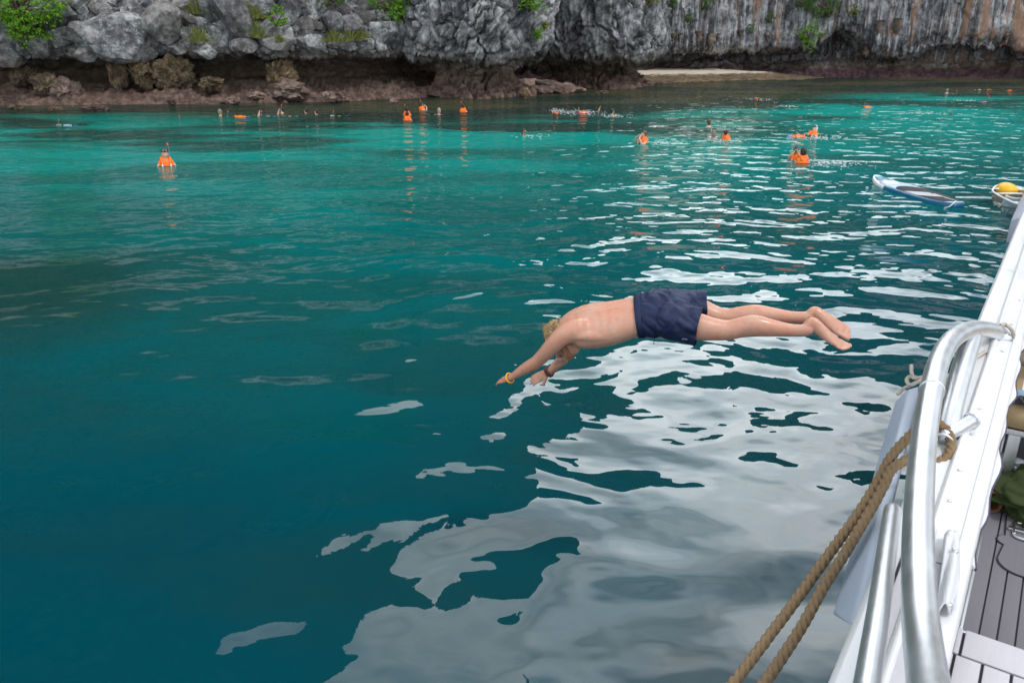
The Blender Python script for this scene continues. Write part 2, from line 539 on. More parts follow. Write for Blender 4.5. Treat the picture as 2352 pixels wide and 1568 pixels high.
lp2 = [(1.6, -1.5), (0.6, -0.1), (-0.2, 0.2), (-1.6, 0.5), (-3.2, 0.8), (-5.4, 1.2), (-6.0, 2.0), (-5.0, 2.75), (-1.5, 3.05), (-0.9, 3.55), (-1.5, 4.4), (-2.8, 5.8), (-3.8, 7.6), (-6.5, 13), (-8, 28), (-10, 44), (-14, 54)]
lpn = [(1.6, -1.5), (0.6, -0.1), (-0.1, 0.25), (-1.4, 0.6), (-2.6, 0.9), (-4.2, 1.4), (-4.4, 2.0), (-3.4, 2.6), (-1.5, 3.0), (-1.3, 3.5), (-2.2, 4.5), (-3.8, 6.0), (-5.4, 7.6), (-9, 13), (-12, 32), (-14, 64), (-18, 90)]
rub, rub_bvh = loft_cliff('rubble_cliff',
    [(-75, 30, 0.75, -0.6), (-52, 46, 0.35, -0.93), (-36, 52.0, 0.18, -0.98), (-27, 53.6, 0.15, -0.99), (-18, 55.0, 0.13, -0.99), (-11.5, 57.0, 0.15, -0.99), (-7.5, 60.0, 0.4, -0.9), (-4, 66.0, 0.6, -0.8), (0, 73.0, 0.7, -0.7)],
    [lpn, lpn, lpn, lp, lp, lp2, lp2, lp2, lp2],
    [4, 6, 6, 8, 6, 8, 8, 8, 10, 8, 14, 16, 14, 12, 16, 10], 760, M_RUBBLE, rub_disp)

# b) the two bulging limestone heads
def bulb_disp(seed, tilt):
    def f(p):
        q = p.copy()
        q[:, 0] = p[:, 0] + tilt * p[:, 2]
        warp = 0.5 * fbm(p * 0.45, 3, seed + 4)[:, None]
        a = ridged(q * np.array([0.8, 0.8, 0.22]) + warp, 5, seed, 0.55)
        w1, w2, c = worley(q * np.array([0.34, 0.34, 0.20]) + warp, seed + 7)
        v1, v2, c2 = worley(q * np.array([1.15, 1.15, 0.55]) + warp, seed + 11)
        crack = -0.75 * np.exp(-((w2 - w1) / 0.035) ** 2) - 0.22 * np.exp(-((v2 - v1) / 0.05) ** 2)
        slab = 0.42 * ((c % 53) / 53.0 - 0.5) + 0.10 * ((c2 % 29) / 29.0 - 0.5)
        pit = -0.30 * smooth01(0.25, 0.55, fbm(p * 1.3, 2, seed + 15))
        return 0.62 * (a - 0.4) + 0.55 * fbm(p * 0.3, 3, seed + 1) + 0.20 * ridged(q * np.array([2.4, 2.4, 1.0]), 4, seed + 2) + crack + slab + pit
    return f
def bulb(name, cx, cy, rx, ry, prof, top, seed, tilt, ns=330, arc=(-125, 125)):
    plan, profs = [], []
    for k, a in enumerate(np.linspace(arc[0], arc[1], 13)):
        d = (math.sin(R(a)), -math.cos(R(a)))
        plan.append((cx, cy, d[0], d[1]))
        rr = rx * ry / math.sqrt((ry * d[0]) ** 2 + (rx * d[1]) ** 2)
        wob = 1 + 0.06 * math.sin(k * 1.9 + seed)
        profs.append([(rr * f * wob, z + (0.25 * math.sin(k * 1.3 + seed) if 1.5 < z < 4 else 0)) for f, z in prof] + [(rr * f, z) for f, z in top])
    return loft_cliff(name, plan, profs, [4, 6, 8, 6, 8, 10, 10, 12, 14, 14, 16, 10, 10], ns, M_BULB, bulb_disp(seed, tilt))
hp = [(1.0, -1.5), (0.84, -0.1), (0.72, 0.30), (0.58, 0.8), (0.50, 1.4), (0.50, 1.9), (0.66, 2.4), (0.95, 2.8), (1.07, 3.7), (1.10, 5.2), (1.08, 7.0)]
b1, b1_bvh = bulb('limestone_head', -2.75, 63.5, 5.0, 5.2, hp, [(1.12, 9.5), (1.12, 25), (0.72, 41)], 21, -0.45)
hp2 = [(0.95, -1.5), (0.84, -0.1), (0.74, 0.3), (0.60, 0.8), (0.52, 1.3), (0.54, 1.8), (0.74, 2.2), (0.98, 2.65), (1.07, 3.8), (1.08, 5.2), (1.07, 7.2)]
b2, b2_bvh = bulb('limestone_head', 7.4, 78.0, 5.9, 8.0, hp2, [(1.10, 10), (1.0, 20), (0.5, 33)], 33, 0.08)

# c) the streaked wall behind the beach and the cliff on the right
def wall_disp(p):
    q = p * np.array([0.5, 0.5, 0.10])
    a = ridged(q, 4, 51)
    w1, w2, c = worley(p * np.array([0.30, 0.30, 0.16]) + 0.3 * fbm(p * 0.4, 2, 3)[:, None], 57)
    lip = np.exp(-((p[:, 2] - 3.3) / 1.1) ** 2)
    drip = ridged(p * np.array([1.1, 1.1, 0.05]), 3, 61) * 0.9 * lip
    cave = -1.2 * smooth01(0.1, 0.35, fbm(p * np.array([0.13, 0.13, 0.0]) + 3.7, 2, 66)) * lip
    up = 1 + 1.5 * smooth01(10, 25, p[:, 2])
    return (0.55 * (a - 0.4) + 0.9 * fbm(p * 0.12, 3, 52) + 0.5 * ((c % 41) / 41.0 - 0.5)) * up + 0.13 * ridged(p * np.array([2.2, 2.2, 0.7]), 4, 53) + drip + cave
wp = [(0.5, -1.5), (0.3, 0.1), (-0.8, 0.7), (-2.6, 1.1), (-4.2, 1.5), (-4.6, 2.2), (-4.4, 2.8), (-3.4, 3.3), (0.2, 3.55), (0.5, 4.4), (0.4, 6.0), (0.2, 9.0), (-0.4, 13), (-3, 24), (-8, 32), (-14, 35)]
wc = [(0.5, -1.5), (0.3, 0.1), (-0.8, 0.7), (-2.6, 1.1), (-4.2, 1.5), (-5.2, 2.2), (-5.4, 3.4), (-4.4, 4.6), (-0.2, 5.2), (0.3, 5.8), (0.4, 6.8), (0.2, 9.0), (-0.4, 13), (-3, 24), (-8, 38), (-14, 44)]
wh = [(1.0, -1.5), (0.4, -0.1), (-0.4, 0.4), (-1.1, 0.8), (-2.2, 1.3), (-2.8, 1.9), (-2.6, 2.5), (-1.4, 2.9), (0.9, 3.15), (1.1, 4.2), (1.1, 6.0), (0.9, 9.0), (0.3, 14), (-2, 28), (-6, 46), (-12, 54)]
wr = wh[:13] + [(-2, 24), (-6, 32), (-12, 36)]
wall, wall_bvh = loft_cliff('streaked_cliff',
    [(-22, 82, -0.1, -0.99), (-8, 86, -0.1, -0.99), (4, 90, -0.12, -0.99), (14, 93, -0.12, -0.99), (24, 95.0, -0.06, -1), (33, 95.5, -0.04, -1), (37, 95.0, -0.08, -0.99), (41, 94.0, -0.1, -0.99), (47, 93, -0.1, -0.99), (58, 93, -0.2, -0.98), (75, 90, -0.5, -0.86), (100, 70, -0.9, -0.4)],
    [wp, wp, wp, wp, wp, wp, wc, wr, wr, wr, wh, wh], [4, 6, 6, 6, 8, 8, 8, 10, 10, 12, 14, 14, 10, 12, 10], 760, M_WALL, wall_disp)
CLIFFS = [rub_bvh, b1_bvh, b2_bvh, wall_bvh]
def hit(px, py):
    o, d = Vector((0, 0, CAM_H)), ray(px, py).normalized()
    best = None
    for b in CLIFFS:
        h = b.ray_cast(o, d)
        if h[0] is not None and (best is None or h[3] < best[2]):
            n = h[1] if h[1].dot(d) < 0 else -h[1]
            best = (h[0], n, h[3])
    return best
# ------------------------------------------------------------------ beach below the streaked wall
def sand_material():
    m = NM('beach_sand', 0.95, 0.2)
    p = m.wpos()
    z = m.sep(p)[2]
    n = m.noise(p, 1.2, 6, 0.65)
    wob = m.math('ADD', z, m.math('MULTIPLY', m.math('SUBTRACT', n, 0.5), 0.55))
    peb = m.mix(m.ramp(m.voro(p, 3.0, out='Color'), [(0.2, 0.0), (0.8, 1.0)]), (0.065, 0.048, 0.032), (0.20, 0.145, 0.09))
    c = m.mix(m.ramp(wob, [(0.44, 0.0), (0.56, 1.0)]), peb, m.mix(n, (0.52, 0.45, 0.35), (0.62, 0.56, 0.46)))
    m.color(c)
    m.bump(m.voro(p, 3.5), 0.8, 0.06)
    return m.m
bx = np.linspace(8, 46, 160)
bt = np.linspace(0, 1, 46)
BX, BT = np.meshgrid(bx, bt, indexing='ij')
front = 79.5 + 8.5 * smooth01(11, 30, BX) + 2.0 * np.sin(BX * 0.35) * 0.4 + 3 * smooth01(34, 46, BX)
BY = front + BT * (97.0 - front)
BZ = -0.35 + (0.55 * smooth01(0.0, 0.22, BT) + 0.75 * smooth01(0.25, 1.0, BT)) * (1 - 0.85 * smooth01(22, 40, BX))
pp = np.stack([BX.ravel(), BY.ravel(), BZ.ravel()], 1)
pp[:, 2] += 0.10 * fbm(pp * np.array([0.8, 0.8, 0]), 4, 71) + 0.05 * ridged(pp * np.array([2.5, 2.5, 0]), 2, 72) * (1 - smooth01(0.5, 0.8, pp[:, 2]))
tag(mesh_obj('beach', pp, grid_faces(160, 46), sand_material()), kind='structure')

# ------------------------------------------------------------------ boulders and eroded rocks
def ico(sub):
    bm = bmesh.new()
    bmesh.ops.create_icosphere(bm, subdivisions=sub, radius=1.0)
    bm.verts.ensure_lookup_table()
    v = np.array([x.co[:] for x in bm.verts])
    f = [[x.index for x in g.verts] for g in bm.faces]
    bm.free()
    return v, f
ICO = {k: ico(k) for k in (2, 3, 4, 5)}
def boulder_mesh(seed, sub=4, planes=9, mat=None):
    rng = np.random.RandomState(seed)
    v, f = ICO[sub]
    n = rng.normal(size=(planes, 3)); n /= np.linalg.norm(n, axis=1)[:, None]
    d = rng.uniform(0.42, 0.88, planes)
    dots = np.maximum(v @ n.T, 1e-3)
    r = np.minimum((d / dots).min(1), 1.05)
    q = v * r[:, None]
    q = q * 1.12 + v * (0.10 * fbm(q * 1.6, 3, seed) + 0.09 * ridged(q * 2.6, 4, seed + 3))[:, None]
    me = bpy.data.meshes.new('boulder')
    me.from_pydata(q.tolist(), [], f)
    me.materials.append(mat or M_BOULDER)
    return me
def eroded_mesh(seed, mat, spike=0.55, sub=5):
    v, f = ICO[sub]
    q = v + 0.25 * np.stack([fbm(v * 1.5, 2, seed + k) for k in range(3)], 1)
    r = 0.75 + spike * (ridged(v * 1.5, 4, seed, 0.6) - 0.35) + 0.25 * fbm(v * 1.1, 2, seed + 9)
    w1, w2, _ = worley(v * 2.6, seed)
    r = r - 0.22 * np.exp(-(w1 / 0.25) ** 2)
    q = q * r[:, None]
    me = bpy.data.meshes.new('eroded_rock')
    me.from_pydata(q.tolist(), [], f)
    me.materials.append(mat)
    return me
M_BDARK = rock_material('dark_boulder_rock', (0.19, 0.195, 0.205), (0.060, 0.062, 0.068), white=0.35, brown_z=2.4)
BM_L = [boulder_mesh(100 + k) for k in range(7)]
BM_D = [boulder_mesh(140 + k, mat=M_BDARK) for k in range(6)]
BM_S = [boulder_mesh(180 + k, 2, 8) for k in range(6)]
rnd = random.Random(7)
def put_boulder(px, py, w, h, meshes, sink=0.35, name='boulder', parent=None, tilt=None):
    g = hit(px, py)
    if g is None: return
    p, n, dist = g
    o = bpy.data.objects.new(name, rnd.choice(meshes))
    k = dist * 0.96 / FPX * 0.58
    o.scale = (w * k, (w + h) * 0.5 * k, h * k)
    o.rotation_euler = (rnd.uniform(-.3, .3), tilt if tilt is not None else rnd.uniform(-.5, .5), rnd.uniform(-.6, .6))
    o.location = p + n * min(w, h) * k * sink
    return link(o, parent or rub)
HERO = [(143, 38, 84, 66, 0, 0.1), (263, 84, 112, 88, 0, 0.0), (338, 122, 30, 28, 0, 0), (386, 60, 74, 78, 0, 0.3), (526, 51, 60, 100, 1, -0.35), (489, 34, 30, 84, 1, 0.1),
        (20, 66, 42, 52, 0, 0), (24, 120, 56, 40, 0, 0), (190, 22, 36, 38, 0, 0.4), (143, 86, 36, 34, 0, 0), (186, 83, 50, 34, 0, 0), (667, 27, 36, 74, 1, -0.2), (779, 27, 40, 36, 1, 0),
        (752, 55, 44, 40, 1, 0), (694, 66, 36, 32, 1, 0), (866, 82, 74, 54, 0, 0.2), (836, 52, 36, 36, 1, 0), (792, 52, 52, 36, 1, 0.2), (905, 60, 40, 90, 1, 0.15), (600, 78, 40, 34, 1, 0),
        (640, 95, 48, 30, 0, 0), (440, 85, 44, 40, 0, 0), (330, 45, 48, 40, 1, 0.3), (245, 20, 52, 34, 0, -0.2), (720, 100, 50, 34, 0, 0), (90, 112, 48, 36, 0, 0), (205, 118, 40, 26, 0, 0),
        (470, 112, 50, 30, 0, 0.2), (560, 108, 44, 28, 0, 0), (800, 100, 46, 32, 0, 0), (420, 25, 50, 40, 0, 0.5), (60, 30, 60, 50, 0, 0.2), (590, 18, 60, 44, 1, 0.2), (850, 15, 60, 50, 1, 0)]
for px, py, w, h, dk, tl in HERO:
    put_boulder(px, py, w, h, BM_D if dk else BM_L, tilt=tl)
for k in range(430):
    px, py = rnd.uniform(-20, 925), rnd.uniform(-6, 128)
    s = 6 + 22 * rnd.random() ** 3.0
    put_boulder(px, py, s * rnd.uniform(0.9, 1.4), s * rnd.uniform(0.7, 1.1), BM_D if rnd.random() < 0.25 + 0.45 * (px > 450) else (BM_S if s < 16 else BM_L), 0.25)
# tan, eaten-away limestone standing on the ledge
ER = [eroded_mesh(310 + k, M_TAN) for k in range(4)]
EL = [eroded_mesh(330 + k, M_LEDGE, 0.45, 4) for k in range(4)]
def put_rock(px, py, z, w, h, me, rz=0.0, name='eroded_rock', parent=None, depth_w=None, ydist=None):
    """rock centred on a point of the picture whose foot is at height z"""
    if ydist:
        r_ = ray(px, py + h * 0.5)
        p = Vector((0, 0, CAM_H)) + r_ * (ydist / r_.y)
        z = p.z
    else:
        p = at_z(px, py + h * 0.5, z)
    k = p.y / FPX * 0.95
    o = bpy.data.objects.new(name, me)
    o.scale = (w * k * 0.62, (depth_w or w * 0.8) * k * 0.6, h * k * 0.72)
    o.rotation_euler = (0, 0, rz)
    o.location = (p.x, p.y + 0.4, z + h * k * 0.42)
    return link(o, parent or rub)
for i, (px, py, z, w, h) in enumerate([(105, 192, 0.5, 52, 34), (270, 163, 0.85, 44, 52), (325, 160, 0.9, 56, 50), (395, 168, 0.8, 84, 56), (648, 170, 0.75, 70, 54), (660, 208, 0.2, 100, 34), (150, 208, 0.15, 70, 40), (50, 170, 0.9, 60, 30), (480, 192, 0.7, 50, 22)]):
    put_rock(px, py, z, w, h * 1.15, ER[i % 4] if i not in (5, 6) else EL[i % 4], i * 1.1, ydist=53.8 + 0.13 * (0.0 if px < 300 else (px - 300) / 25) + 1.2 * (py < 180))
for i in range(46):
    px = rnd.uniform(-10, 920); py = rnd.uniform(205, 240)
    s = rnd.uniform(16, 56)
    put_rock(px, py - s * 0.15, rnd.uniform(-0.1, 0.25), s, s * rnd.uniform(0.3, 0.5), EL[i % 4], i * 2.3, 'ledge_rock', depth_w=s * 0.8)
for i, (px, py, w, h) in enumerate([(215, 252, 50, 9), (120, 253, 34, 7), (30, 249, 34, 8), (520, 238, 34, 7), (1385, 215, 30, 6), (1205, 217, 30, 16)]):
    put_rock(px, py, -0.12, w, h * 1.6, ER[i % 4], i, 'reef_rock', parent=sea)
# fallen blocks at the foot of the heads
FB = [boulder_mesh(400 + k, 4, 12, M_LEDGE) for k in range(4)]
for i, (px, py, w, h) in enumerate([(1215, 197, 44, 34), (1268, 200, 66, 34), (1300, 205, 60, 26), (1245, 208, 60, 20), (1330, 209, 30, 14), (1050, 210, 60, 34), (1010, 216, 60, 20), (1120, 214, 80, 22), (975, 212, 40, 26), (1490, 192, 46, 14), (1430, 196, 60, 14), (1380, 200, 60, 12)]):
    put_rock(px, py, -0.1, w, h, FB[i % 4], i * 1.7, 'fallen_block', parent=b1 if px < 1230 else b2, depth_w=w)
for i, (px, py, w, h) in enumerate([(1760, 163, 22, 7), (1610, 172, 26, 5), (1815, 168, 16, 5), (1685, 166, 18, 5)]):
    put_rock(px, py, 0.15, w, h, EL[i % 4], i, 'beach_rock', parent=wall, depth_w=w)
# hanging drip-stone under the lip of the wall
def dripstone(seed, length, rad):
    rng = np.random.RandomState(seed)
    n, sg = 10, 9
    t = np.linspace(0, 1, n)
    V = []
    for k in range(n):
        r = rad * (1 - t[k]) ** 0.7 * (1 + 0.25 * math.sin(9 * t[k] + seed)) + 0.02
        for j in range(sg):
            a = 2 * math.pi * j / sg
            V.append((r * math.cos(a) * (1 + 0.2 * rng.randn()), r * math.sin(a), -length * t[k]))
    return V, grid_faces(n, sg, True)
M_DRIP = rock_material('drip_stone', (0.24, 0.19, 0.15), (0.11, 0.08, 0.065), white=0.3, brown_z=-2, tide_z=-1)
for i, (px, py, l, r_) in enumerate([(1545, 100, 1.0, .25), (1560, 100, .7, .2), (1605, 95, 1.6, .5), (1650, 100, .7, .2), (1632, 100, 1.9, .55), (1760, 98, .9, .25), (1840, 96, 1.0, .3), (1925, 118, 1.1, .5), (1990, 125, 1.4, .6), (2020, 70, 1.8, .4), (2060, 66, 2.2, .5), (2250, 100, 1.5, .35), (2310, 100, 1.2, .3), (1700, 92, .8, .3), (1885, 100, 1.2, .35)]):
    g = hit(px, py - 12)
    if g is None: continue
    v, f = dripstone(i, l, r_)
    o = mesh_obj('drip_stone', v, f, M_DRIP, wall)
    o.location = g[0] + Vector((0, -0.15, 0.5))

# ------------------------------------------------------------------ shrubs and grass on the rock
def leaf_material(name, a, b):
    m = NM(name, 0.55, 0.4)
    g = m.n('NewGeometry')
    n = m.noise(m.pos(), 1.6, 2)
    f = m.math('ADD', m.math('MULTIPLY', g.outputs['Random Per Island'], 0.7), m.math('MULTIPLY', n, 0.3))
    m.color(m.mix(f, a, b))
    m.b.inputs['Transmission Weight'].default_value = 0.0
    tr = m.n('BsdfTranslucent')
    m.l(m.mix(f, a, b), tr.inputs['Color'])
    mx = m.n('MixShader')
    mx.inputs[0].default_value = 0.25
    m.l(m.b.outputs[0], mx.inputs[1]); m.l(tr.outputs[0], mx.inputs[2])
    m.l(mx.outputs[0], m.out.inputs['Surface'])
    return m.m
M_LEAF = leaf_material('bright_leaf', (0.05, 0.18, 0.008), (0.20, 0.40, 0.016))
M_LEAF2 = leaf_material('dark_leaf', (0.03, 0.10, 0.010), (0.10, 0.22, 0.02))
M_LEAF3 = leaf_material('yellow_leaf', (0.07, 0.12, 0.008), (0.26, 0.27, 0.02))
M_GRASS = leaf_material('dry_grass', (0.10, 0.17, 0.03), (0.34, 0.32, 0.10))
M_BARK = plain('bark', (0.13, 0.10, 0.075), 0.9, 0.3, 8.0)
def tube_geo(pts, rads, sg=6, V=None, F=None):
    """closed tube through points; appended to V, F"""
    V = [] if V is None else V
    F = [] if F is None else F
    pts = [Vector(p) for p in pts]
    off = len(V)
    up = Vector((0, 0, 1)) if abs((pts[-1] - pts[0]).normalized().z) < 0.9 else Vector((1, 0, 0))
    a = None
    for i, p in enumerate(pts):
        t = (pts[min(i + 1, len(pts) - 1)] - pts[max(i - 1, 0)]).normalized()
        a = (up - t * up.dot(t)).normalized() if a is None else (a - t * a.dot(t)).normalized()
        b = t.cross(a)
        r = rads[i] if hasattr(rads, '__len__') else rads
        for j in range(sg):
            th = 2 * math.pi * j / sg
            V.append(tuple(p + a * (r * math.cos(th)) + b * (r * math.sin(th))))
    F += grid_faces(len(pts), sg, True, off).tolist()
    F.append([off + j for j in range(sg)][::-1])
    F.append([off + (len(pts) - 1) * sg + j for j in range(sg)])
    return V, F
def shrub(px, py, w, h, mat, label, seed, cat='shrub', dens=1.0, leaf=0.13, group='shrubs on the cliff'):
    g = hit(px, py)
    if g is None: return
    rng = np.random.RandomState(seed)
    k = g[2] / FPX
    W, H = w * k * 0.6, h * k * 0.6
    base = g[0] - g[1] * 0.15 - (ray(px, py).normalized() * (1.3 if px < 930 else 0.2))
    root = empty('shrub', base)
    tag(root, label, cat, group)
    out = Vector((g[1].x, g[1].y, 0)).normalized() * min(W, H) * 0.6
    cen = np.array([out.x, out.y, 0.25 * H])
    V, F = [], []
    tips = []
    for i in range(max(5, int(9 * dens))):
        d = rng.normal(size=3); d /= np.linalg.norm(d)
        tip = cen + d * np.array([W, min(W, H) * 0.8, H]) * 0.75
        mid = tip * 0.5 + rng.normal(size=3) * 0.08 * W
        tube_geo([(0, 0, -H * 0.5), mid.tolist(), tip.tolist()], [0.05 * W + .015, 0.03 * W + .01, 0.01], 5, V, F)
        tips.append(tip)
    mesh_obj('branches', V, F, M_BARK, root)
    V, F = [], []
    nc = int(60 * dens * max(1, (W * H) / 1.2))
    for c in range(nc):
        d = rng.normal(size=3); d /= np.linalg.norm(d)
        rr = rng.uniform(0.55, 1.0) * (1 + 0.25 * math.sin(3 * d[0] + seed) + 0.2 * math.sin(5 * d[2] + 2 * seed))
        cc = cen + d * np.array([W, min(W, H) * 0.9, H]) * rr
        cr = rng.uniform(0.10, 0.24) * max(0.6, min(W, H))
        for q in range(int(rng.uniform(14, 26))):
            e = rng.normal(size=3); e /= np.linalg.norm(e)
            e[2] = abs(e[2]) * 0.8 + 0.1 * e[2]
            pos = cc + e * cr * rng.uniform(0.5, 1.0)
            u = rng.normal(size=3); u -= e * (u @ e) * 0.7; u /= np.linalg.norm(u)
            v = np.cross(e, u); v /= np.linalg.norm(v) + 1e-9
            L_ = leaf * rng.uniform(0.7, 1.3)
            o = len(V)
            V += [pos - u * L_ * .5, pos + v * L_ * .24 + e * .01, pos + u * L_ * .5, pos - v * L_ * .24 + e * .01]
            F.append([o, o + 1, o + 2, o + 3])
    mesh_obj('crown', [tuple(x) for x in V], F, mat, root, smooth=False)
    return root
def tuft(px, py, w, h, label, seed, mat=None):
    g = hit(px, py)
    if g is None: return
    rng = np.random.RandomState(seed)
    k = g[2] / FPX
    V, F = [], []
    for i in range(int(70 + w * 4)):
        bx_ = rng.normal() * w * k * 0.28
        by_ = rng.normal() * w * k * 0.16
        ln = h * k * rng.uniform(0.4, 1.2) * (0.3 + 0.8 * math.exp(-(bx_ / (w * k * 0.22)) ** 2))
        lean = rng.normal(size=2) * 0.45 + np.array([bx_ / (w * k * 0.3), -0.2])
        p0 = np.array([bx_, by_ - 0.1, -0.1]); p1 = p0 + np.array([lean[0] * ln * .4, lean[1] * ln * .4 - .05, ln * .7]); p2 = p0 + np.array([lean[0] * ln, lean[1] * ln - .12, ln * (0.9 - 0.3 * abs(lean[0]))])
        wd = 0.022
        o = len(V)
        V += [p0 - [wd, 0, 0], p0 + [wd, 0, 0], p1 + [wd * .8, 0, 0], p1 - [wd * .8, 0, 0], p2]
        F += [[o, o + 1, o + 2, o + 3], [o + 3, o + 2, o + 4]]
    o = mesh_obj('grass_tuft', [tuple(x) for x in V], F, mat or M_GRASS, smooth=False)
    o.location = g[0] + Vector((0, 0, -0.2 * h * k)) - ray(px, py).normalized() * 0.75
    tag(o, label, 'grass', 'grass tufts on the cliff')
shrub(50, 38, 135, 110, M_LEAF, 'large bright green shrub on the rocks in the top left corner', 1, dens=1.5, leaf=0.17)
shrub(762, 4, 60, 20, M_LEAF2, 'small green shrub at the top edge between the dark boulders', 2)
shrub(872, 20, 112, 88, M_LEAF, 'rounded green shrub beside the big grey limestone head', 3, dens=1.4, leaf=0.15)
shrub(635, 46, 42, 42, M_LEAF, 'thin bright green shrub with bare stems among the boulders', 4, dens=0.6)
shrub(1216, 14, 52, 52, M_LEAF, 'bright green shrub on top of the nearer limestone head', 5, dens=1.2)
shrub(1236, 78, 22, 22, M_LEAF, 'small light green plant on the right flank of the nearer limestone head', 6, dens=0.6)
shrub(1249, 58, 14, 12, M_LEAF3, 'tiny yellow leaved plant in the gap between the two limestone heads', 7, dens=0.5)
shrub(1488, 2, 46, 22, M_LEAF3, 'yellowish shrub hanging at the top of the farther limestone head', 8)
shrub(1540, 8, 26, 34, M_LEAF2, 'dark green creeper at the left end of the streaked wall', 9)
shrub(1615, 14, 34, 26, M_LEAF2, 'dark creeper high on the streaked wall above the sand', 10, dens=0.7)
shrub(1580, 46, 26, 16, M_LEAF2, 'small dark plant halfway up the wall near the sand', 11, dens=0.6)
shrub(1765, 46, 22, 16, M_LEAF2, 'small green plant in the middle of the streaked wall', 12, dens=0.6)
shrub(1853, 90, 46, 46, M_LEAF, 'bright green bush growing in front of the dark cave under the wall', 13, dens=1.0)
shrub(1905, 18, 70, 54, M_LEAF2, 'broad dark green creeper patch at the top of the streaked wall', 14, dens=1.1)
shrub(1835, 6, 30, 26, M_LEAF2, 'leafy dark plant at the top edge left of the broad creeper patch', 15)
shrub(1962, 28, 24, 22, M_LEAF3, 'light green plant beside the broad creeper patch', 16, dens=0.7)
shrub(1722, 72, 16, 18, M_LEAF2, 'little plant on the lip of the wall above the beach', 17, dens=0.5)
for i, (px, py, w, h, lb) in enumerate([(460, 75, 28, 34, 'pale green grass tuft hanging beside the slanted dark boulder'), (452, 14, 26, 28, 'grass tuft at the top left of the slanted dark boulder'),
        (560, 10, 50, 22, 'wide patch of yellow green grass at the top behind the boulders'), (572, 48, 40, 30, 'dry grass tuft on the slope left of the thin shrub'), (597, 66, 24, 34, 'upright green grass tuft just below the thin shrub'),
        (588, 26, 30, 26, 'grass tuft just below the wide grass patch at the top'), (768, 80, 36, 26, 'dry grass tuft on the lip left of the rounded shrub'), (806, 78, 46, 24, 'wide dry grass tuft on the lip below the rounded shrub'),
        (830, 74, 26, 20, 'greener grass tuft on the lip at the right end of the row'), (643, 84, 10, 16, 'single small grass tuft below the boulders')]):
    tuft(px, py + h * 0.3, w, h, lb, 50 + i)
# ------------------------------------------------------------------ the boat: local x across, local y along, seen from its foredeck
BOAT_RZ = R(-34.3)
boat = empty('boat', (0, 0, 0), BOAT_RZ)
tag(boat, 'white boat along the right edge with grey plank decks and aluminium rails', 'boat')
ca, sa = math.cos(-BOAT_RZ), math.sin(-BOAT_RZ)
def loc(p):
    return Vector((p.x * ca - p.y * sa, p.x * sa + p.y * ca, p.z))
def wor(x, y, z):
    return Vector((x * ca + y * sa, -x * sa + y * ca, z))
def bl(px, py, z):
    return loc(at_z(px, py, z))
def bd(px, py, d):
    return loc(at(px, py, d))
Z_GUN, Z_FORE, Z_FLOOR = 2.42, 2.32, 1.77

def gel_material(name, c, rough=0.25):
    m = NM(name, rough, 0.5)
    p = m.pos()
    n = m.noise(p, 3.0, 4, 0.6)
    sc = m.noise(m.mapped(p, (30, 4, 30)), 6.0, 3, 0.7)
    col = m.mix(m.ramp(n, [(0.35, 0.0), (0.7, 1.0)]), tuple(x * 0.93 for x in c), c)
    col = m.mix(m.math('MULTIPLY', m.ramp(sc, [(0.60, 0.0), (0.72, 1.0)]), 0.25), col, (0.45, 0.45, 0.46))
    m.color(col)
    m.rough(m.ramp(n, [(0.3, rough), (0.8, rough + 0.2)]))
    m.bump(n, 0.15, 0.01)
    return m.m
M_GEL = gel_material('white_gelcoat', (0.72, 0.725, 0.735))
M_CANVAS = plain('white_canvas', (0.62, 0.63, 0.65), 0.8, 0.05, 60, bump=0.002)
M_DARK = plain('dark_caulking', (0.018, 0.016, 0.024), 0.7, 0.2)
M_PURPLE = plain('dark_bound_edge', (0.06, 0.045, 0.09), 0.8, 0.3, 60)
def alu_material():
    m = NM('brushed_aluminium', 0.33, 0.5, 1.0)
    p = m.pos()
    n = m.noise(m.mapped(p, (40, 3, 40)), 3.0, 4, 0.6)
    g = m.noise(p, 9.0, 4, 0.7)
    m.color(m.mix(g, (0.60, 0.62, 0.65), (0.82, 0.83, 0.85)))
    m.rough(m.ramp(m.math('ADD', m.math('MULTIPLY', n, 0.5), m.math('MULTIPLY', g, 0.5)), [(0.3, 0.32), (0.7, 0.46)]))
    m.bump(n, 0.05, 0.002)
    return m.m
M_ALU = alu_material()
def plank_material(name, c):
    m = NM(name, 0.75, 0.35)
    p = m.pos()
    n = m.noise(m.mapped(p, (60, 2.5, 60)), 2.0, 4, 0.6)
    s = m.noise(p, 2.5, 4, 0.6)
    col = m.mix(n, tuple(x * 0.9 for x in c), tuple(min(1, x * 1.08) for x in c))
    m.color(m.mix(m.ramp(s, [(0.35, 0.25), (0.6, 0.0)]), col, tuple(x * 0.75 for x in c)))
    m.bump(n, 0.3, 0.002)
    return m.m
M_PL_L = plank_material('light_grey_plank', (0.52, 0.50, 0.53))
M_PL_D = plank_material('dark_grey_plank', (0.17, 0.16, 0.18))

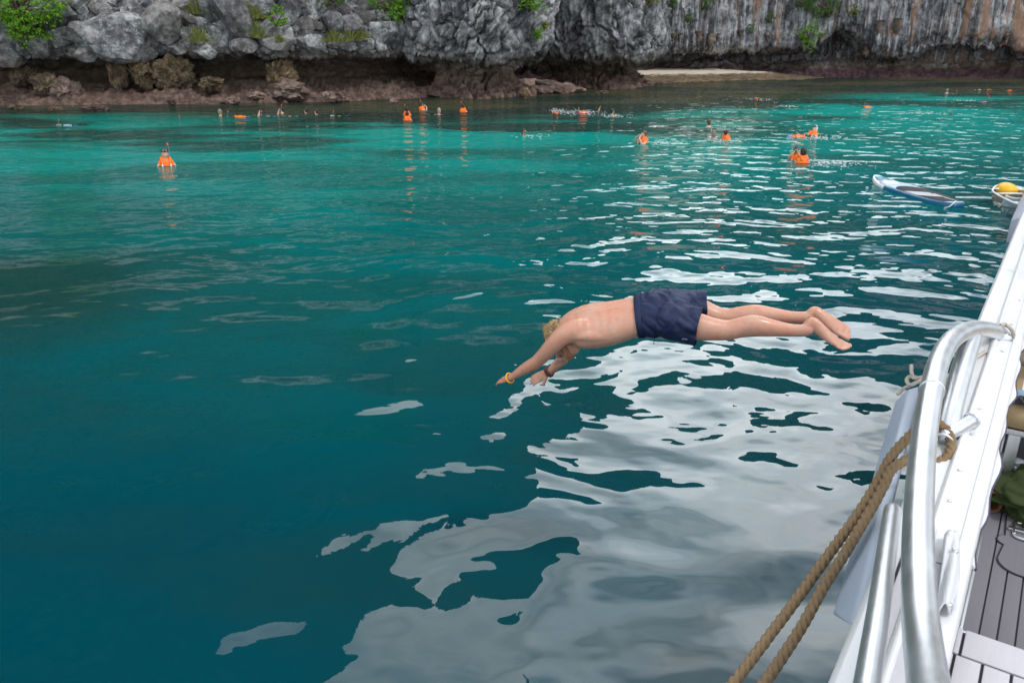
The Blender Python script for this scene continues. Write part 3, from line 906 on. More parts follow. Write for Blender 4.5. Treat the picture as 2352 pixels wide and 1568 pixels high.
def prism(name, prof, y0, y1, mat, parent, ny=2, bevel=0.0, wave=None):
    """profile of (x, z) points swept along the boat"""
    n = len(prof)
    V = []
    for k in range(ny):
        y = y0 + (y1 - y0) * k / (ny - 1)
        for j, (x, z) in enumerate(prof):
            dx, dz = wave(j, y) if wave else (0, 0)
            V.append((x + dx, y, z + dz))
    F = grid_faces(ny, n, True).tolist()
    F.append(list(range(n))[::-1]); F.append([(ny - 1) * n + j for j in range(n)])
    o = mesh_obj(name, V, F, mat, parent, smooth=bevel > 0)
    if bevel:
        b = o.modifiers.new('bevel', 'BEVEL'); b.width = bevel; b.segments = 3; b.limit_method = 'ANGLE'
    return o
def box(name, x0, x1, y0, y1, z0, z1, mat, parent, bevel=0.004):
    return prism(name, [(x0, z0), (x1, z0), (x1, z1), (x0, z1)], y0, y1, mat, parent, 2, bevel)
def tube(name, pts, r, mat, parent=None, sg=16, n=None, smooth=True):
    pts = np.array([list(p) for p in pts], float)
    if n: pts = catmull(pts, n)
    V, F = tube_geo([Vector(p) for p in pts], r, sg)
    return mesh_obj(name, V, F, mat, parent, smooth)

# hull: both sides, floor pan and ends
hs = [(-0.20, 2.36), (-0.215, 2.25), (-0.17, 1.6), (-0.08, 0.8), (0.0, -0.4), (1.1, -0.9), (2.2, -0.9), (3.3, -0.4), (3.38, 0.8), (3.47, 1.6), (3.5, 2.36), (3.30, 2.36), (3.28, 1.70), (0.02, 1.70), (-0.012, 2.36)]
prism('hull', hs, -1.8, 9.5, M_GEL, boat, 12)
# gunwale: capping, toe rail and the inner band that carries the canvas
prism('gunwale', [(-0.215, 2.36), (-0.208, 2.405), (-0.195, Z_GUN), (-0.10, Z_GUN + 0.004), (-0.092, Z_GUN), (0.004, Z_GUN - 0.002), (0.012, 2.40), (0.012, 2.36)], -1.8, 9.5, M_GEL, boat, 30, 0.006)
tr = [( -0.104 + 0.013 * math.cos(a), Z_GUN + 0.002 + 0.020 * math.sin(a)) for a in np.linspace(-0.3, math.pi + 0.3, 10)]
prism('toe_rail', tr, 1.2, 9.4, M_GEL, boat, 6)
def sag(j, y):
    return ((0.006 * math.sin(7 * y) + 0.007 * math.sin(17 * y + 1)) if j in (1, 2) else 0.0, (0.008 * math.sin(11 * y)) if j in (1, 2) else 0.0)
prism('canvas_band', [(-0.030, Z_GUN + 0.003), (0.020, 2.372), (0.017, 2.366), (-0.030, Z_GUN + 0.000)], 2.30, 9.2, M_CANVAS, boat, 120, 0, sag)
prism('bound_edge', [(0.019, 2.374), (0.024, 2.372), (0.022, 2.362), (0.016, 2.364)], 2.30, 9.2, M_PURPLE, boat, 120, 0, lambda j, y: sag(1, y))
# countersunk screws along the inner band
def disc_geo(c, n, r, h, sg=12):
    n = Vector(n).normalized()
    a = n.orthogonal().normalized(); b = n.cross(a)
    V, F = [], []
    for k, (rr, hh) in enumerate(((r, 0), (r, h * 0.6), (r * 0.75, h), (r * 0.3, h), (r * 0.25, h * 0.4))):
        for j in range(sg):
            t = 2 * math.pi * j / sg
            V.append(tuple(Vector(c) + a * rr * math.cos(t) + b * rr * math.sin(t) + n * hh))
    F = grid_faces(5, sg, True).tolist()
    F.append([4 * sg + j for j in range(sg)])
    return V, F
M_STEEL = plain('stainless_steel', (0.62, 0.62, 0.64), 0.3, 0.1, 40, metal=1.0)
for px, py in [(2324, 746), (2303, 807), (2251, 939), (2233, 998), (2342, 690), (2205, 1080), (2180, 1150)]:
    p = bl(px, py, Z_GUN)
    v, f = disc_geo((min(p.x, -0.035), p.y, Z_GUN + 0.0), (0, 0, 1), 0.0085, 0.005)
    mesh_obj('screw', v, f, M_STEEL, boat)
# grey non-skid pads let into the near part of the gunwale
M_PAD = plain('nonskid_grey', (0.55, 0.54, 0.58), 0.85, 0.06, 120, bump=0.002)
for y0, y1 in ((1.30, 1.545), (1.60, 2.18)):
    fr = prism('nonskid_pad', [(-0.150, Z_GUN + 0.002), (-0.040, Z_GUN + 0.002), (-0.040, Z_GUN + 0.008), (-0.150, Z_GUN + 0.008)], y0, y1, M_PAD, boat, 2, 0.003)
    fr2 = prism('pad_edge', [(-0.157, Z_GUN + 0.0), (-0.033, Z_GUN + 0.0), (-0.033, Z_GUN + 0.0065), (-0.157, Z_GUN + 0.0065)], y0 - 0.008, y1 + 0.008, M_DARK, fr, 2, 0.003)
# foredeck: light planks on dark caulking
box('foredeck_base', 0.014, 3.27, -1.6, 2.075, 2.20, Z_FORE - 0.008, M_DARK, boat, 0)
box('step_face', 0.014, 3.27, 2.0755, 2.085, 1.78, Z_FORE - 0.010, M_GEL, boat, 0)
def planks(name, xs, y0, y1, z0, z1, mat, gap):
    shared = None
    for x0, x1 in zip(xs[:-1], xs[1:]):
        w = x1 - x0 - gap
        o = box(name, -w / 2, w / 2, y0, y1, z0, z1, mat, boat, 0.0015)
        o.location.x = (x0 + x1) / 2
planks('light_plank', [0.019 + 0.0625 * k for k in range(-1, 24)], 0.55, 1.962, Z_FORE - 0.007, Z_FORE, M_PL_L, 0.007)
for x0, x1 in ((-0.0, 0.026), (0.033, 0.80), (0.807, 1.6)):
    box('margin_plank', max(x0, 0.014), x1, 1.969, 2.078, Z_FORE - 0.007, Z_FORE + 0.0005, M_PL_L, boat, 0.0015)
# cockpit floor: dark planks
box('floor_base', 0.025, 3.27, 2.086, 9.2, 1.705, Z_FLOOR - 0.006, M_DARK, boat, 0)
planks('dark_plank', [0.0285 + 0.056 * k for k in range(0, 26)], 2.09, 7.5, Z_FLOOR - 0.0055, Z_FLOOR, M_PL_D, 0.006)
prism('floor_channel', [(0.000, 1.755), (0.032, 1.755), (0.032, 1.80), (0.024, 1.805), (0.022, 1.775), (0.006, 1.775), (0.004, 1.84), (0.000, 1.84)], 2.09, 9.0, M_ALU, boat, 2)
# hatch with a lobed border and its latch
def outline_plate(name, pts, z0, z1, mat, parent, shrink=0.0):
    c = sum((Vector((x, y, 0)) for x, y in pts), Vector()) / len(pts)
    P = [(c.x + (x - c.x) * (1 - shrink), c.y + (y - c.y) * (1 - shrink)) for x, y in pts]
    n = len(P)
    V = [(x, y, z0) for x, y in P] + [(x, y, z1) for x, y in P]
    F = [list(range(n)), list(range(n, 2 * n))] + [[j, (j + 1) % n, n + (j + 1) % n, n + j] for j in range(n)]
    return mesh_obj(name, V, F, mat, parent, smooth=False)
h0 = bl(2322, 1300, Z_FLOOR)
hx0, hy0 = h0.x - 0.055, h0.y - 0.06
hp_ = []
for (cx, cy, r_, a0, a1) in ((hx0 + 0.09, hy0 + 0.09, 0.09, 180, 270), (hx0 + 0.61, hy0 + 0.09, 0.09, 270, 360), (hx0 + 0.61, hy0 + 0.44, 0.09, 0, 90), (hx0 + 0.09, hy0 + 0.44, 0.09, 90, 160)):
    hp_ += [(cx + r_ * math.cos(R(a)), cy + r_ * math.sin(R(a))) for a in np.linspace(a0, a1, 8)]
hp_ += [(hx0 + 0.02 - 0.035 * math.sin(t), hy0 + 0.25 + 0.04 * math.cos(t)) for t in np.linspace(0.2, math.pi - 0.2, 9)]
hatch = outline_plate('hatch', hp_, Z_FLOOR - 0.002, Z_FLOOR + 0.0050, M_DARK, boat)
outline_plate('hatch_lid', hp_, Z_FLOOR + 0.001, Z_FLOOR + 0.0062, M_PL_D, hatch, 0.022)
lt = bl(2332, 1222, Z_FLOOR)
latch = tube('latch', [(lt.x - 0.005, lt.y - 0.05, Z_FLOOR + 0.013), (lt.x - 0.01, lt.y + 0.05, Z_FLOOR + 0.013), (lt.x + 0.02, lt.y + 0.07, Z_FLOOR + 0.013), (lt.x + 0.11, lt.y + 0.065, Z_FLOOR + 0.013), (lt.x + 0.12, lt.y - 0.05, Z_FLOOR + 0.013), (lt.x + 0.02, lt.y - 0.065, Z_FLOOR + 0.013), (lt.x - 0.005, lt.y - 0.05, Z_FLOOR + 0.013)], 0.008, M_STEEL, boat, 8, 60)
box('latch_plate', lt.x - 0.03, lt.x + 0.14, lt.y - 0.012, lt.y + 0.012, Z_FLOOR + 0.006, Z_FLOOR + 0.02, M_STEEL, boat, 0.003)

# rails
RT = 0.038
main_pts = [bd(2150, 1760, 1.14), bd(2132, 1568, 1.46), bd(2113, 1400, 1.75), bd(2109, 1200, 2.08), bd(2121, 1020, 2.48), bd(2139, 900, 2.76), bd(2158, 825, 3.02), bd(2188, 778, 3.27), bd(2228, 757, 3.52), bd(2268, 757, 3.74), bd(2297, 768, 3.90), bl(2306, 786, Z_GUN - 0.01)]
tube('top_rail', main_pts, RT, M_ALU, boat, 24, 90)
tube('brace_tube', [bd(2233, 772, 3.56), bd(2206, 860, 3.24), bd(2180, 955, 2.98), bl(2163, 1022, Z_GUN - 0.01)], 0.041, M_ALU, boat, 20, 30)
tube('foot_tube', [bl(2162, 1004, Z_GUN + 0.030), bl(2200, 984, Z_GUN + 0.032), bl(2231, 966, Z_GUN + 0.026)], 0.026, M_ALU, boat, 18, 10)
tube('lower_rail', [bl(2050, 1172, Z_GUN + 0.015), bl(2040, 1240, Z_GUN + 0.06), bl(2018, 1400, Z_GUN + 0.13), bl(1992, 1568, Z_GUN + 0.18), bl(1975, 1700, Z_GUN + 0.22)], 0.025, M_ALU, boat, 20, 40)
# weld beads
def torus_geo(c, axis, R0, r, n=22, m=8):
    axis = Vector(axis).normalized(); a = axis.orthogonal().normalized(); b = axis.cross(a)
    pts = [Vector(c) + (a * math.cos(2 * math.pi * k / n) + b * math.sin(2 * math.pi * k / n)) * R0 for k in range(n)]
    V = []
    for k, p in enumerate(pts):
        o = (p - Vector(c)).normalized()
        for j in range(m):
            t = 2 * math.pi * j / m
            V.append(tuple(p + (o * math.cos(t) + axis * math.sin(t)) * r))
    F = grid_faces(n, m, True).tolist() + [[(n - 1) * m + j, (n - 1) * m + (j + 1) % m, (j + 1) % m, j] for j in range(m)]
    return V, F
for c, ax, r0 in ((bd(2140, 897, 2.77), bd(2158, 825, 3.02) - bd(2121, 1020, 2.48), 0.0385), (bl(2231, 966, Z_GUN + 0.026), bl(2231, 966, Z_GUN) - bl(2200, 984, Z_GUN), 0.027), (bl(2163, 1015, Z_GUN + 0.02), bd(2180, 955, 2.98) - bl(2163, 1022, Z_GUN), 0.035)):
    v, f = torus_geo(c, ax, r0, 0.005)
    mesh_obj('weld_bead', v, f, M_ALU, boat)
# canvas flap with zip and press studs at the end of the band
top = [bl(2172, 1228, 2.445), bl(2200, 1232, 2.43)]
mid = [bl(2160, 1300, 2.455), bl(2208, 1320, 2.43)]
low = [bl(2150, 1410, 2.44), bl(2194, 1412, 2.42)]
V = []
nu, nv = 22, 12
for i in range(nu):
    t = i / (nu - 1)
    a = top[0] * (1 - t) ** 2 + mid[0] * 2 * t * (1 - t) + low[0] * t * t
    b = top[1] * (1 - t) ** 2 + mid[1] * 2 * t * (1 - t) + low[1] * t * t
    for j in range(nv):
        s = j / (nv - 1)
        p = a.lerp(b, s)
        p.z += 0.012 * math.sin(9 * s + 5 * t) * (0.4 + t) + 0.02 * math.sin(math.pi * s)
        V.append(tuple(p))
flap = mesh_obj('canvas_flap', V, grid_faces(nu, nv), M_CANVAS, boat)
sm = flap.modifiers.new('thick', 'SOLIDIFY'); sm.thickness = 0.004
def flap_pt(t, s):
    i, j = int(t * (nu - 1)), int(s * (nv - 1))
    return Vector(V[i * nv + j])
tube('zip', [flap_pt(t, 0.12) + Vector((0, 0, 0.004)) for t in np.linspace(0.1, 1, 12)], 0.004, M_CANVAS, flap, 6, 40)
for t, s in ((0.35, 0.72), (0.97, 0.6)):
    v, f = disc_geo(flap_pt(t, s) + Vector((0, 0, 0.003)), (0.2, -0.2, 1), 0.009, 0.005)
    mesh_obj('press_stud', v, f, M_STEEL, flap)
# grey landing beam on the far outer side
pq = at_z(2322, 528, 0.25)
q0 = loc(pq)
M_BEAM = plain('weathered_beam', (0.28, 0.30, 0.36), 0.6, 0.25, 6)
beam = prism('landing_beam', [(-0.16, -0.05), (0.16, -0.05), (0.16, 0.42), (0.0, 0.50), (-0.16, 0.42)], 0, 4.5, M_BEAM, boat, 4, 0.02)
beam.location = (q0.x + 0.12, q0.y, 0.02)

# ------------------------------------------------------------------ things on and beside the boat
M_FEND = gel_material('blue_grey_fender', (0.36, 0.42, 0.51), 0.45)
far6 = [bl(2117, 884, 2.30), bl(2086, 893, 2.30), bl(2054, 925, 2.19), bl(2100, 925, 2.10)]
nr6 = [bl(1992, 1418, 2.30), bl(1952, 1440, 2.30), bl(1910, 1408, 2.19), bl(1960, 1430, 2.10)]
V = []
for k in range(10):
    t = k / 9
    for a, b in zip(far6, nr6):
        V.append(tuple(wor(*(a.lerp(b, t)))))
F = grid_faces(10, 4, True).tolist() + [[3, 2, 1, 0], [36, 37, 38, 39]]
fend = mesh_obj('fender_board', V, F, M_FEND)
bv = fend.modifiers.new('bevel', 'BEVEL'); bv.width = 0.012; bv.segments = 3; bv.limit_method = 'ANGLE'
tag(fend, 'long pale blue fender board hanging outside the white gunwale', 'fender')
pc = [wor(*far6[k].lerp(far6[(k + 1) % 4], 0.5)) for k in range(4)]

def rope_mesh(name, pts, r, lay, mat, step=0.005, parent=None, lobes=3, sg=21, fray=0.0, seed=0):
    pts = np.array([list(p) for p in pts], float)
    fine = catmull(pts, 400)
    L_ = np.concatenate([[0], np.cumsum(np.linalg.norm(np.diff(fine, axis=0), axis=1))])
    n = max(12, int(L_[-1] / step))
    s = np.linspace(0, L_[-1], n)
    C = np.stack([np.interp(s, L_, fine[:, k]) for k in range(3)], 1)
    T = np.gradient(C, axis=0); T /= np.linalg.norm(T, axis=1)[:, None]
    A = np.empty_like(C)
    a = np.cross(T[0], [0.3, 0.2, 0.9]); a /= np.linalg.norm(a)
    for i in range(n):
        a = a - T[i] * (a @ T[i]); a /= np.linalg.norm(a)
        A[i] = a
    B = np.cross(T, A)
    th = np.linspace(0, 2 * np.pi, sg, endpoint=False)
    ph = th[None, :] + 2 * np.pi * s[:, None] / lay
    rr = r * (0.52 + 0.48 * np.abs(np.cos(lobes / 2.0 * ph)) ** 0.6)
    V = C[:, None, :] + A[:, None, :] * (rr * np.cos(th))[:, :, None] + B[:, None, :] * (rr * np.sin(th))[:, :, None]
    V = V.reshape(-1, 3)
    V += (0.04 * r * perlin(V / (r * 0.4), seed))[:, None] * np.array([0.6, 0.5, 0.6])
    f = grid_faces(n, sg, True).tolist() + [list(range(sg))[::-1], [(n - 1) * sg + j for j in range(sg)]]
    o = mesh_obj(name, V, f, mat, parent)
    if fray:
        rng = np.random.RandomState(seed)
        hv, hf = [], []
        for k in range(int(L_[-1] * fray)):
            i = rng.randint(n); j = rng.randint(sg)
            p = V[i * sg + j]; d = (p - C[i]) / np.linalg.norm(p - C[i]) + T[i] * rng.uniform(-1.2, 1.2) + rng.normal(size=3) * .3
            d = d / np.linalg.norm(d) * r * rng.uniform(0.25, 0.7); w = np.cross(d, T[i]); w = w / (np.linalg.norm(w) + 1e-9) * 0.0009
            q = len(hv)
            hv += [tuple(p - w), tuple(p + w), tuple(p + d)]
            hf.append([q, q + 1, q + 2])
        tag(mesh_obj('loose_fibres', hv, hf, mat, o, smooth=False), kind='stuff')
    return o
def rope_material(name, a, b, flecks=None):
    m = NM(name, 0.9, 0.2)
    p = m.pos()
    n = m.noise(p, 160, 3, 0.7)
    g = m.noise(p, 7, 3, 0.6)
    c = m.mix(m.math('ADD', m.math('MULTIPLY', n, 0.6), m.math('MULTIPLY', g, 0.4)), a, b)
    if flecks:
        c = m.mix(m.ramp(m.noise(p, 75, 1), [(0.66, 0.0), (0.70, 1.0)]), c, flecks)
    m.color(c)
    m.bump(n, 0.7, 0.002)
    return m.m
M_ROPE = rope_material('manila_rope', (0.10, 0.062, 0.032), (0.36, 0.255, 0.15))
M_WROPE = rope_material('white_rope', (0.42, 0.37, 0.31), (0.66, 0.60, 0.52), (0.28, 0.06, 0.05))
def rp(*a):
    return [at(x, y, d) for x, y, d in a]
rope = rope_mesh('mooring_rope', rp((1500, 1800, 2.15), (1590, 1690, 2.22), (1690, 1560, 2.32), (1760, 1468, 2.40), (1837, 1365, 2.48), (1900, 1277, 2.54), (1957, 1198, 2.60), (1992, 1146, 2.63), (2024, 1090, 2.67), (2048, 1046, 2.71), (2095, 995, 2.76), (2135, 968, 2.84),
    (2172, 985, 2.86), (2184, 1022, 2.80), (2172, 1052, 2.76), (2140, 1062, 2.74), (2110, 1050, 2.72), (2081, 1056, 2.70), (2047, 1078, 2.66), (2032, 1110, 2.63), (2008, 1155, 2.60), (1982, 1200, 2.57), (1937, 1275, 2.50), (1892, 1345, 2.44), (1840, 1440, 2.36), (1760, 1562, 2.26), (1665, 1700, 2.18), (1590, 1810, 2.1)),
    0.0175, 0.085, M_ROPE, 0.005, fray=160, seed=3)
tag(rope, 'thick tan laid rope looped round the rail and running down to the left', 'rope')
rope2 = rope_mesh('tie_rope', rp((2222, 838, 3.50), (2250, 815, 3.62), (2285, 800, 3.78), (2312, 788, 3.87), (2326, 770, 3.92), (2318, 752, 3.90), (2300, 746, 3.84), (2290, 756, 3.98), (2300, 782, 4.0), (2322, 782, 3.90), (2328, 764, 3.86), (2312, 746, 3.84), (2296, 750, 3.99), (2290, 776, 3.98), (2262, 790, 3.85), (2238, 806, 3.72), (2224, 822, 3.6), (2216, 834, 3.58), (2230, 825, 3.66), (2258, 797, 3.84), (2276, 778, 3.95), (2284, 770, 4.0)), 0.0085, 0.030, M_WROPE, 0.0035, sg=15, seed=5)
tag(rope2, 'thin white rope with red flecks tied round the far end of the rail', 'rope')
rope3 = rope_mesh('knot_rope', rp((2062, 905, 3.44), (2074, 893, 3.46), (2096, 882, 3.44), (2112, 872, 3.42), (2094, 864, 3.44), (2082, 872, 3.42), (2092, 884, 3.38), (2112, 874, 3.36), (2122, 866, 3.38), (2100, 868, 3.38), (2094, 856, 3.40), (2093, 838, 3.42)), 0.0085, 0.028, M_WROPE, 0.003, sg=15, seed=6, fray=500)
tag(rope3, 'short white rope knotted at the top of the pale blue fender board', 'rope')

# bench with tan cushions
M_CUSH = plain('tan_vinyl', (0.40, 0.29, 0.15), 0.6, 0.08, 90, bump=0.001)
M_PIPE = plain('white_piping', (0.70, 0.72, 0.72), 0.5, 0.05)
bc = bl(2299, 983, 2.10)
bench = empty('bench', wor(bc.x, bc.y, Z_FLOOR), BOAT_RZ)
tag(bench, 'tan cushioned bench with white piping on aluminium legs', 'bench')
def cushion(name, x0, x1, y0, y1, z0, z1, parent, crown=0.015):
    nx, ny = 16, 14
    V = []
    def pt(u, v, top):
        e = min(u, 1 - u, v, 1 - v)
        r_ = min(1, e / 0.10)
        pull = 0.016 * (1 - math.sqrt(max(0, 1 - (1 - r_) ** 2)))
        return (x0 + (x1 - x0) * u, y0 + (y1 - y0) * v, (z1 + crown * math.sin(math.pi * u) * math.sin(math.pi * v) - pull) if top else z0 + pull)
    for top in (True, False):
        for i in range(nx):
            for j in range(ny):
                V.append(pt(i / (nx - 1), j / (ny - 1), top))
    F = grid_faces(nx, ny).tolist() + [[b + nx * ny for b in f[::-1]] for f in grid_faces(nx, ny).tolist()]
    ring = [i * ny for i in range(nx)] + [(nx - 1) * ny + j for j in range(1, ny)] + [i * ny + ny - 1 for i in range(nx - 2, -1, -1)] + [j for j in range(ny - 2, 0, -1)]
    F += [[ring[k], ring[(k + 1) % len(ring)], ring[(k + 1) % len(ring)] + nx * ny, ring[k] + nx * ny] for k in range(len(ring))]
    o = mesh_obj(name, V, F, M_CUSH, parent)
    rr = 0.055
    pts = []
    for cx, cy, a0 in ((x0 + 0.05 + rr, y0 + 0.05 + rr, 180), (x1 - 0.05 - rr, y0 + 0.05 + rr, 270), (x1 - 0.05 - rr, y1 - 0.05 - rr, 0), (x0 + 0.05 + rr, y1 - 0.05 - rr, 90)):
        pts += [(cx + rr * math.cos(R(a)), cy + rr * math.sin(R(a)), z1 - 0.001) for a in np.linspace(a0, a0 + 90, 7)]
    tube('piping', pts + [pts[0]], 0.005, M_PIPE, o, 6)
    return o
cushion('cushion', 0.0, 0.9, 0.0, 0.62, 0.33, 0.45, bench)
cushion('cushion', 0.02, 0.9, 0.66, 1.25, 0.33, 0.46, bench)
cushion('back_pillow', 0.06, 0.5, 0.40, 0.66, 0.46, 0.56, bench, 0.03)
box('seat_board', 0.01, 0.9, 0.02, 1.24, 0.30, 0.328, M_ALU, bench, 0.003)
for x, y in ((0.06, 0.05), (0.06, 1.15), (0.8, 0.05), (0.8, 1.15)):
    box('leg', x - 0.025, x + 0.025, y - 0.025, y + 0.025, 0.0, 0.299, M_ALU, bench, 0.004)
box('stretcher', 0.086, 0.774, 0.035, 0.075, 0.10, 0.14, M_ALU, bench, 0.003)

# cloth and small things lying in the cockpit
def heap(name, c, sx, sy, sz, mat, seed, fold=0.35, sub=5, freq=1.3):
    v, f = ICO[sub]
    n = ridged(v * np.array([freq, freq, freq * 0.6]) + seed, 3, seed)
    r = 1 + fold * (n - 0.45) + 0.25 * fbm(v * 0.9, 2, seed + 2)
    q = v * r[:, None] * np.array([sx, sy, sz])
    q[:, 2] = np.where(q[:, 2] < -0.55 * sz, -0.55 * sz + 0.15 * (q[:, 2] + 0.55 * sz), q[:, 2])
    q[:, 2] -= q[:, 2].min()
    o = mesh_obj(name, q, f, mat)
    o.location = wor(*c)
    o.rotation_euler = (0, 0, BOAT_RZ)
    return o
M_GREEN = plain('olive_cloth', (0.030, 0.048, 0.010), 0.95, 0.25, 30, bump=0.004)
M_BROWN = plain('brown_leather', (0.19, 0.075, 0.032), 0.6, 0.35, 25, bump=0.003)
M_BLACK = plain('black_plastic', (0.015, 0.015, 0.018), 0.4, 0.2)
M_WHITEP = plain('white_plastic', (0.72, 0.74, 0.76), 0.35, 0.05)
M_TOWEL = plain('blue_towel', (0.20, 0.32, 0.45), 0.95, 0.15, 60, bump=0.004)
gc = bl(2322, 1150, Z_FLOOR)
tag(heap('garment', (gc.x + 0.06, gc.y - 0.03, Z_FLOOR), 0.17, 0.19, 0.085, M_GREEN, 4, 0.6), 'crumpled olive green cloth heaped on the cockpit floor', 'clothing')
# boot: shaft opening towards the camera
sc_ = bl(2264, 1150, Z_FLOOR)
boot = empty('boot', wor(sc_.x, sc_.y, Z_FLOOR), BOAT_RZ + 0.25)
tag(boot, 'brown leather boot lying beside the olive cloth', 'shoe')
V, F = [], []
for k, (y, r_, zc) in enumerate(((-0.10, 0.050, 0.050), (-0.07, 0.050, 0.050), (-0.02, 0.046, 0.050), (0.04, 0.050, 0.052), (0.09, 0.056, 0.055), (0.12, 0.040, 0.05))):
    for j in range(16):
        t = 2 * math.pi * j / 16
        V.append((r_ * 0.85 * math.cos(t) + 0.004 * math.sin(5 * t), y, max(0.002, zc + r_ * math.sin(t))))
F = grid_faces(6, 16, True).tolist() + [[5 * 16 + j for j in range(16)]]
sh = mesh_obj('shaft', V, F, M_BROWN, boot)
sm = sh.modifiers.new('thick', 'SOLIDIFY'); sm.thickness = 0.004
V, F = [], []
for k, (y, w, h_, dx) in enumerate(((0.09, 0.045, 0.075, 0.0), (0.13, 0.05, 0.08, 0.0), (0.20, 0.05, 0.065, 0.0), (0.26, 0.042, 0.05, 0.0), (0.29, 0.02, 0.03, 0.0))):
    for j in range(14):
        t = 2 * math.pi * j / 14
        V.append((w * math.cos(t) + dx, y, max(0.002, h_ * 0.5 * (1 + math.sin(t)))))
F = grid_faces(5, 14, True).tolist() + [[4 * 14 + j for j in range(14)], list(range(14))[::-1]]
mesh_obj('foot', V, F, M_BROWN, boot)
tube('buckle_strap', [(0.046 * math.cos(t), 0.02, 0.052 + 0.05 * math.sin(t)) for t in np.linspace(-0.5, math.pi + 0.5, 14)], 0.006, M_BROWN, boot, 6)
# bottle with a black cap
b0 = bl(2283, 1052, Z_FLOOR + 0.07); b1_ = bl(2346, 1078, Z_FLOOR + 0.10)
bottle = empty('bottle', wor(*b0)); tag(bottle, 'white bottle with a black cap lying on the olive cloth', 'bottle')
def lathe_between(name, a, b, prof, mat, parent, sg=18):
    a, b = wor(*a) - parent.location, wor(*b) - parent.location
    ax = (b - a); Ln = ax.length; ax.normalize()
    u = ax.orthogonal().normalized(); w = ax.cross(u)
    V = []
    for t, r_ in prof:
        for j in range(sg):
            th = 2 * math.pi * j / sg
            V.append(tuple(a + ax * (t * Ln) + u * r_ * math.cos(th) + w * r_ * math.sin(th)))
    F = grid_faces(len(prof), sg, True).tolist() + [list(range(sg))[::-1], [(len(prof) - 1) * sg + j for j in range(sg)]]
    return mesh_obj(name, V, F, mat, parent)
lathe_between('bottle_body', b0, b1_, [(0.22, 0.022), (0.27, 0.042), (0.34, 0.047), (0.6, 0.047), (0.95, 0.046), (1.0, 0.036)], M_WHITEP, bottle)
lathe_between('cap', b0, b1_, [(0.0, 0.024), (0.02, 0.038), (0.2, 0.040), (0.225, 0.034)], M_BLACK, bottle)
tag(heap('cap_hat', (b0.x - 0.03, b0.y + 0.06, Z_FLOOR), 0.07, 0.06, 0.05, M_BLACK, 9, 0.2, 4), 'small black cap on the floor behind the white bottle', 'hat')
t0 = bl(2336, 915, 2.225)
tag(heap('towel', (t0.x + 0.01, t0.y, 2.222), 0.06, 0.055, 0.022, M_TOWEL, 12, 0.5, 4, 2.0), 'small light blue cloth lying on the tan cushion', 'cloth')
t1 = bl(2350, 930, 2.225)
tag(heap('glove', (t1.x, t1.y - 0.01, 2.235), 0.035, 0.03, 0.02, M_BLACK, 14, 0.5, 4, 2.0), 'small black item on the light blue cloth', 'item')
# ------------------------------------------------------------------ people: shared body tools
def ring_loft(rows, up, sg=18, n=None, V=None, F=None):
    """rows of (point, half width, half thickness); closed loft appended to V, F. Thickness runs along 'up'."""
    V = [] if V is None else V
    F = [] if F is None else F
    A = np.array([[*r[0], r[1], r[2]] for r in rows], float)
    if n is None: n = max(8, len(rows) * 4)
    A = catmull(A, n)
    A[:, 3:] = np.maximum(A[:, 3:], 0.002)
    C = A[:, :3]
    T = np.gradient(C, axis=0); T /= np.linalg.norm(T, axis=1)[:, None] + 1e-12
    u = np.array(up, float)
    off = len(V)
    th = np.linspace(0, 2 * np.pi, sg, endpoint=False)
    for i in range(n):
        uu = u - T[i] * (u @ T[i]); uu /= np.linalg.norm(uu) + 1e-12
        s = np.cross(T[i], uu)
        P = C[i] + np.outer(np.cos(th) * A[i, 3], s) + np.outer(np.sin(th) * A[i, 4], uu)
        V += [tuple(x) for x in P]
    # rounded ends: one inset ring and a tip
    def cap(i, sgn):
        base = off + i * sg
        r = min(A[i, 3], A[i, 4])
        o2 = len(V)
        for j in range(sg):
            p = np.array(V[base + j])
            V.append(tuple(C[i] + (p - C[i]) * 0.72 + T[i] * sgn * r * 0.45))
        V.append(tuple(C[i] + T[i] * sgn * r * 0.68))
        for j in range(sg):
            q = [base + j, base + (j + 1) % sg, o2 + (j + 1) % sg, o2 + j]
            t3 = [o2 + j, o2 + (j + 1) % sg, o2 + sg]
            F.append(q if sgn > 0 else q[::-1]); F.append(t3 if sgn > 0 else t3[::-1])
    F += [f[::-1] for f in grid_faces(n, sg, True, off).tolist()]
    cap(0, -1); cap(n - 1, 1)
    for k in range(len(F)):
        pass
    return V, F
def ball_geo(c, rx, ry=None, rz=None, V=None, F=None, sub=3):
    V = [] if V is None else V
    F = [] if F is None else F
    v, f = ICO[sub]
    o = len(V)
    sc = np.array([rx, ry or rx, rz or rx])
    V += [tuple(x) for x in (v * sc + np.array(list(c)))]
    F += [[o + i for i in g] for g in f]
    return V, F
def fuse(name, V, F, mat, parent, voxel, smooth=6, origin=None, fac=0.5):
    """one continuous skin grown over the closed pieces"""
    o = np.array(list(origin)) if origin is not None else np.zeros(3)
    me = bpy.data.meshes.new(name)
    me.from_pydata((np.array(V) - o).tolist(), [], F)
    bm = bmesh.new(); bm.from_mesh(me)
    bmesh.ops.recalc_face_normals(bm, faces=bm.faces)
    bm.to_mesh(me); bm.free()
    ob = link(bpy.data.objects.new(name, me), parent)
    rm = ob.modifiers.new('remesh', 'REMESH'); rm.mode = 'VOXEL'; rm.voxel_size = voxel
    sm = ob.modifiers.new('smooth', 'SMOOTH'); sm.factor = fac; sm.iterations = smooth
    apply_mods(ob)
    ob.data.materials.clear(); ob.data.materials.append(mat)
    ob.data.polygons.foreach_set('use_smooth', np.ones(len(ob.data.polygons), dtype=bool))
    return ob
def verts_of(o):
    a = np.empty(len(o.data.vertices) * 3); o.data.vertices.foreach_get('co', a)
    return a.reshape(-1, 3)
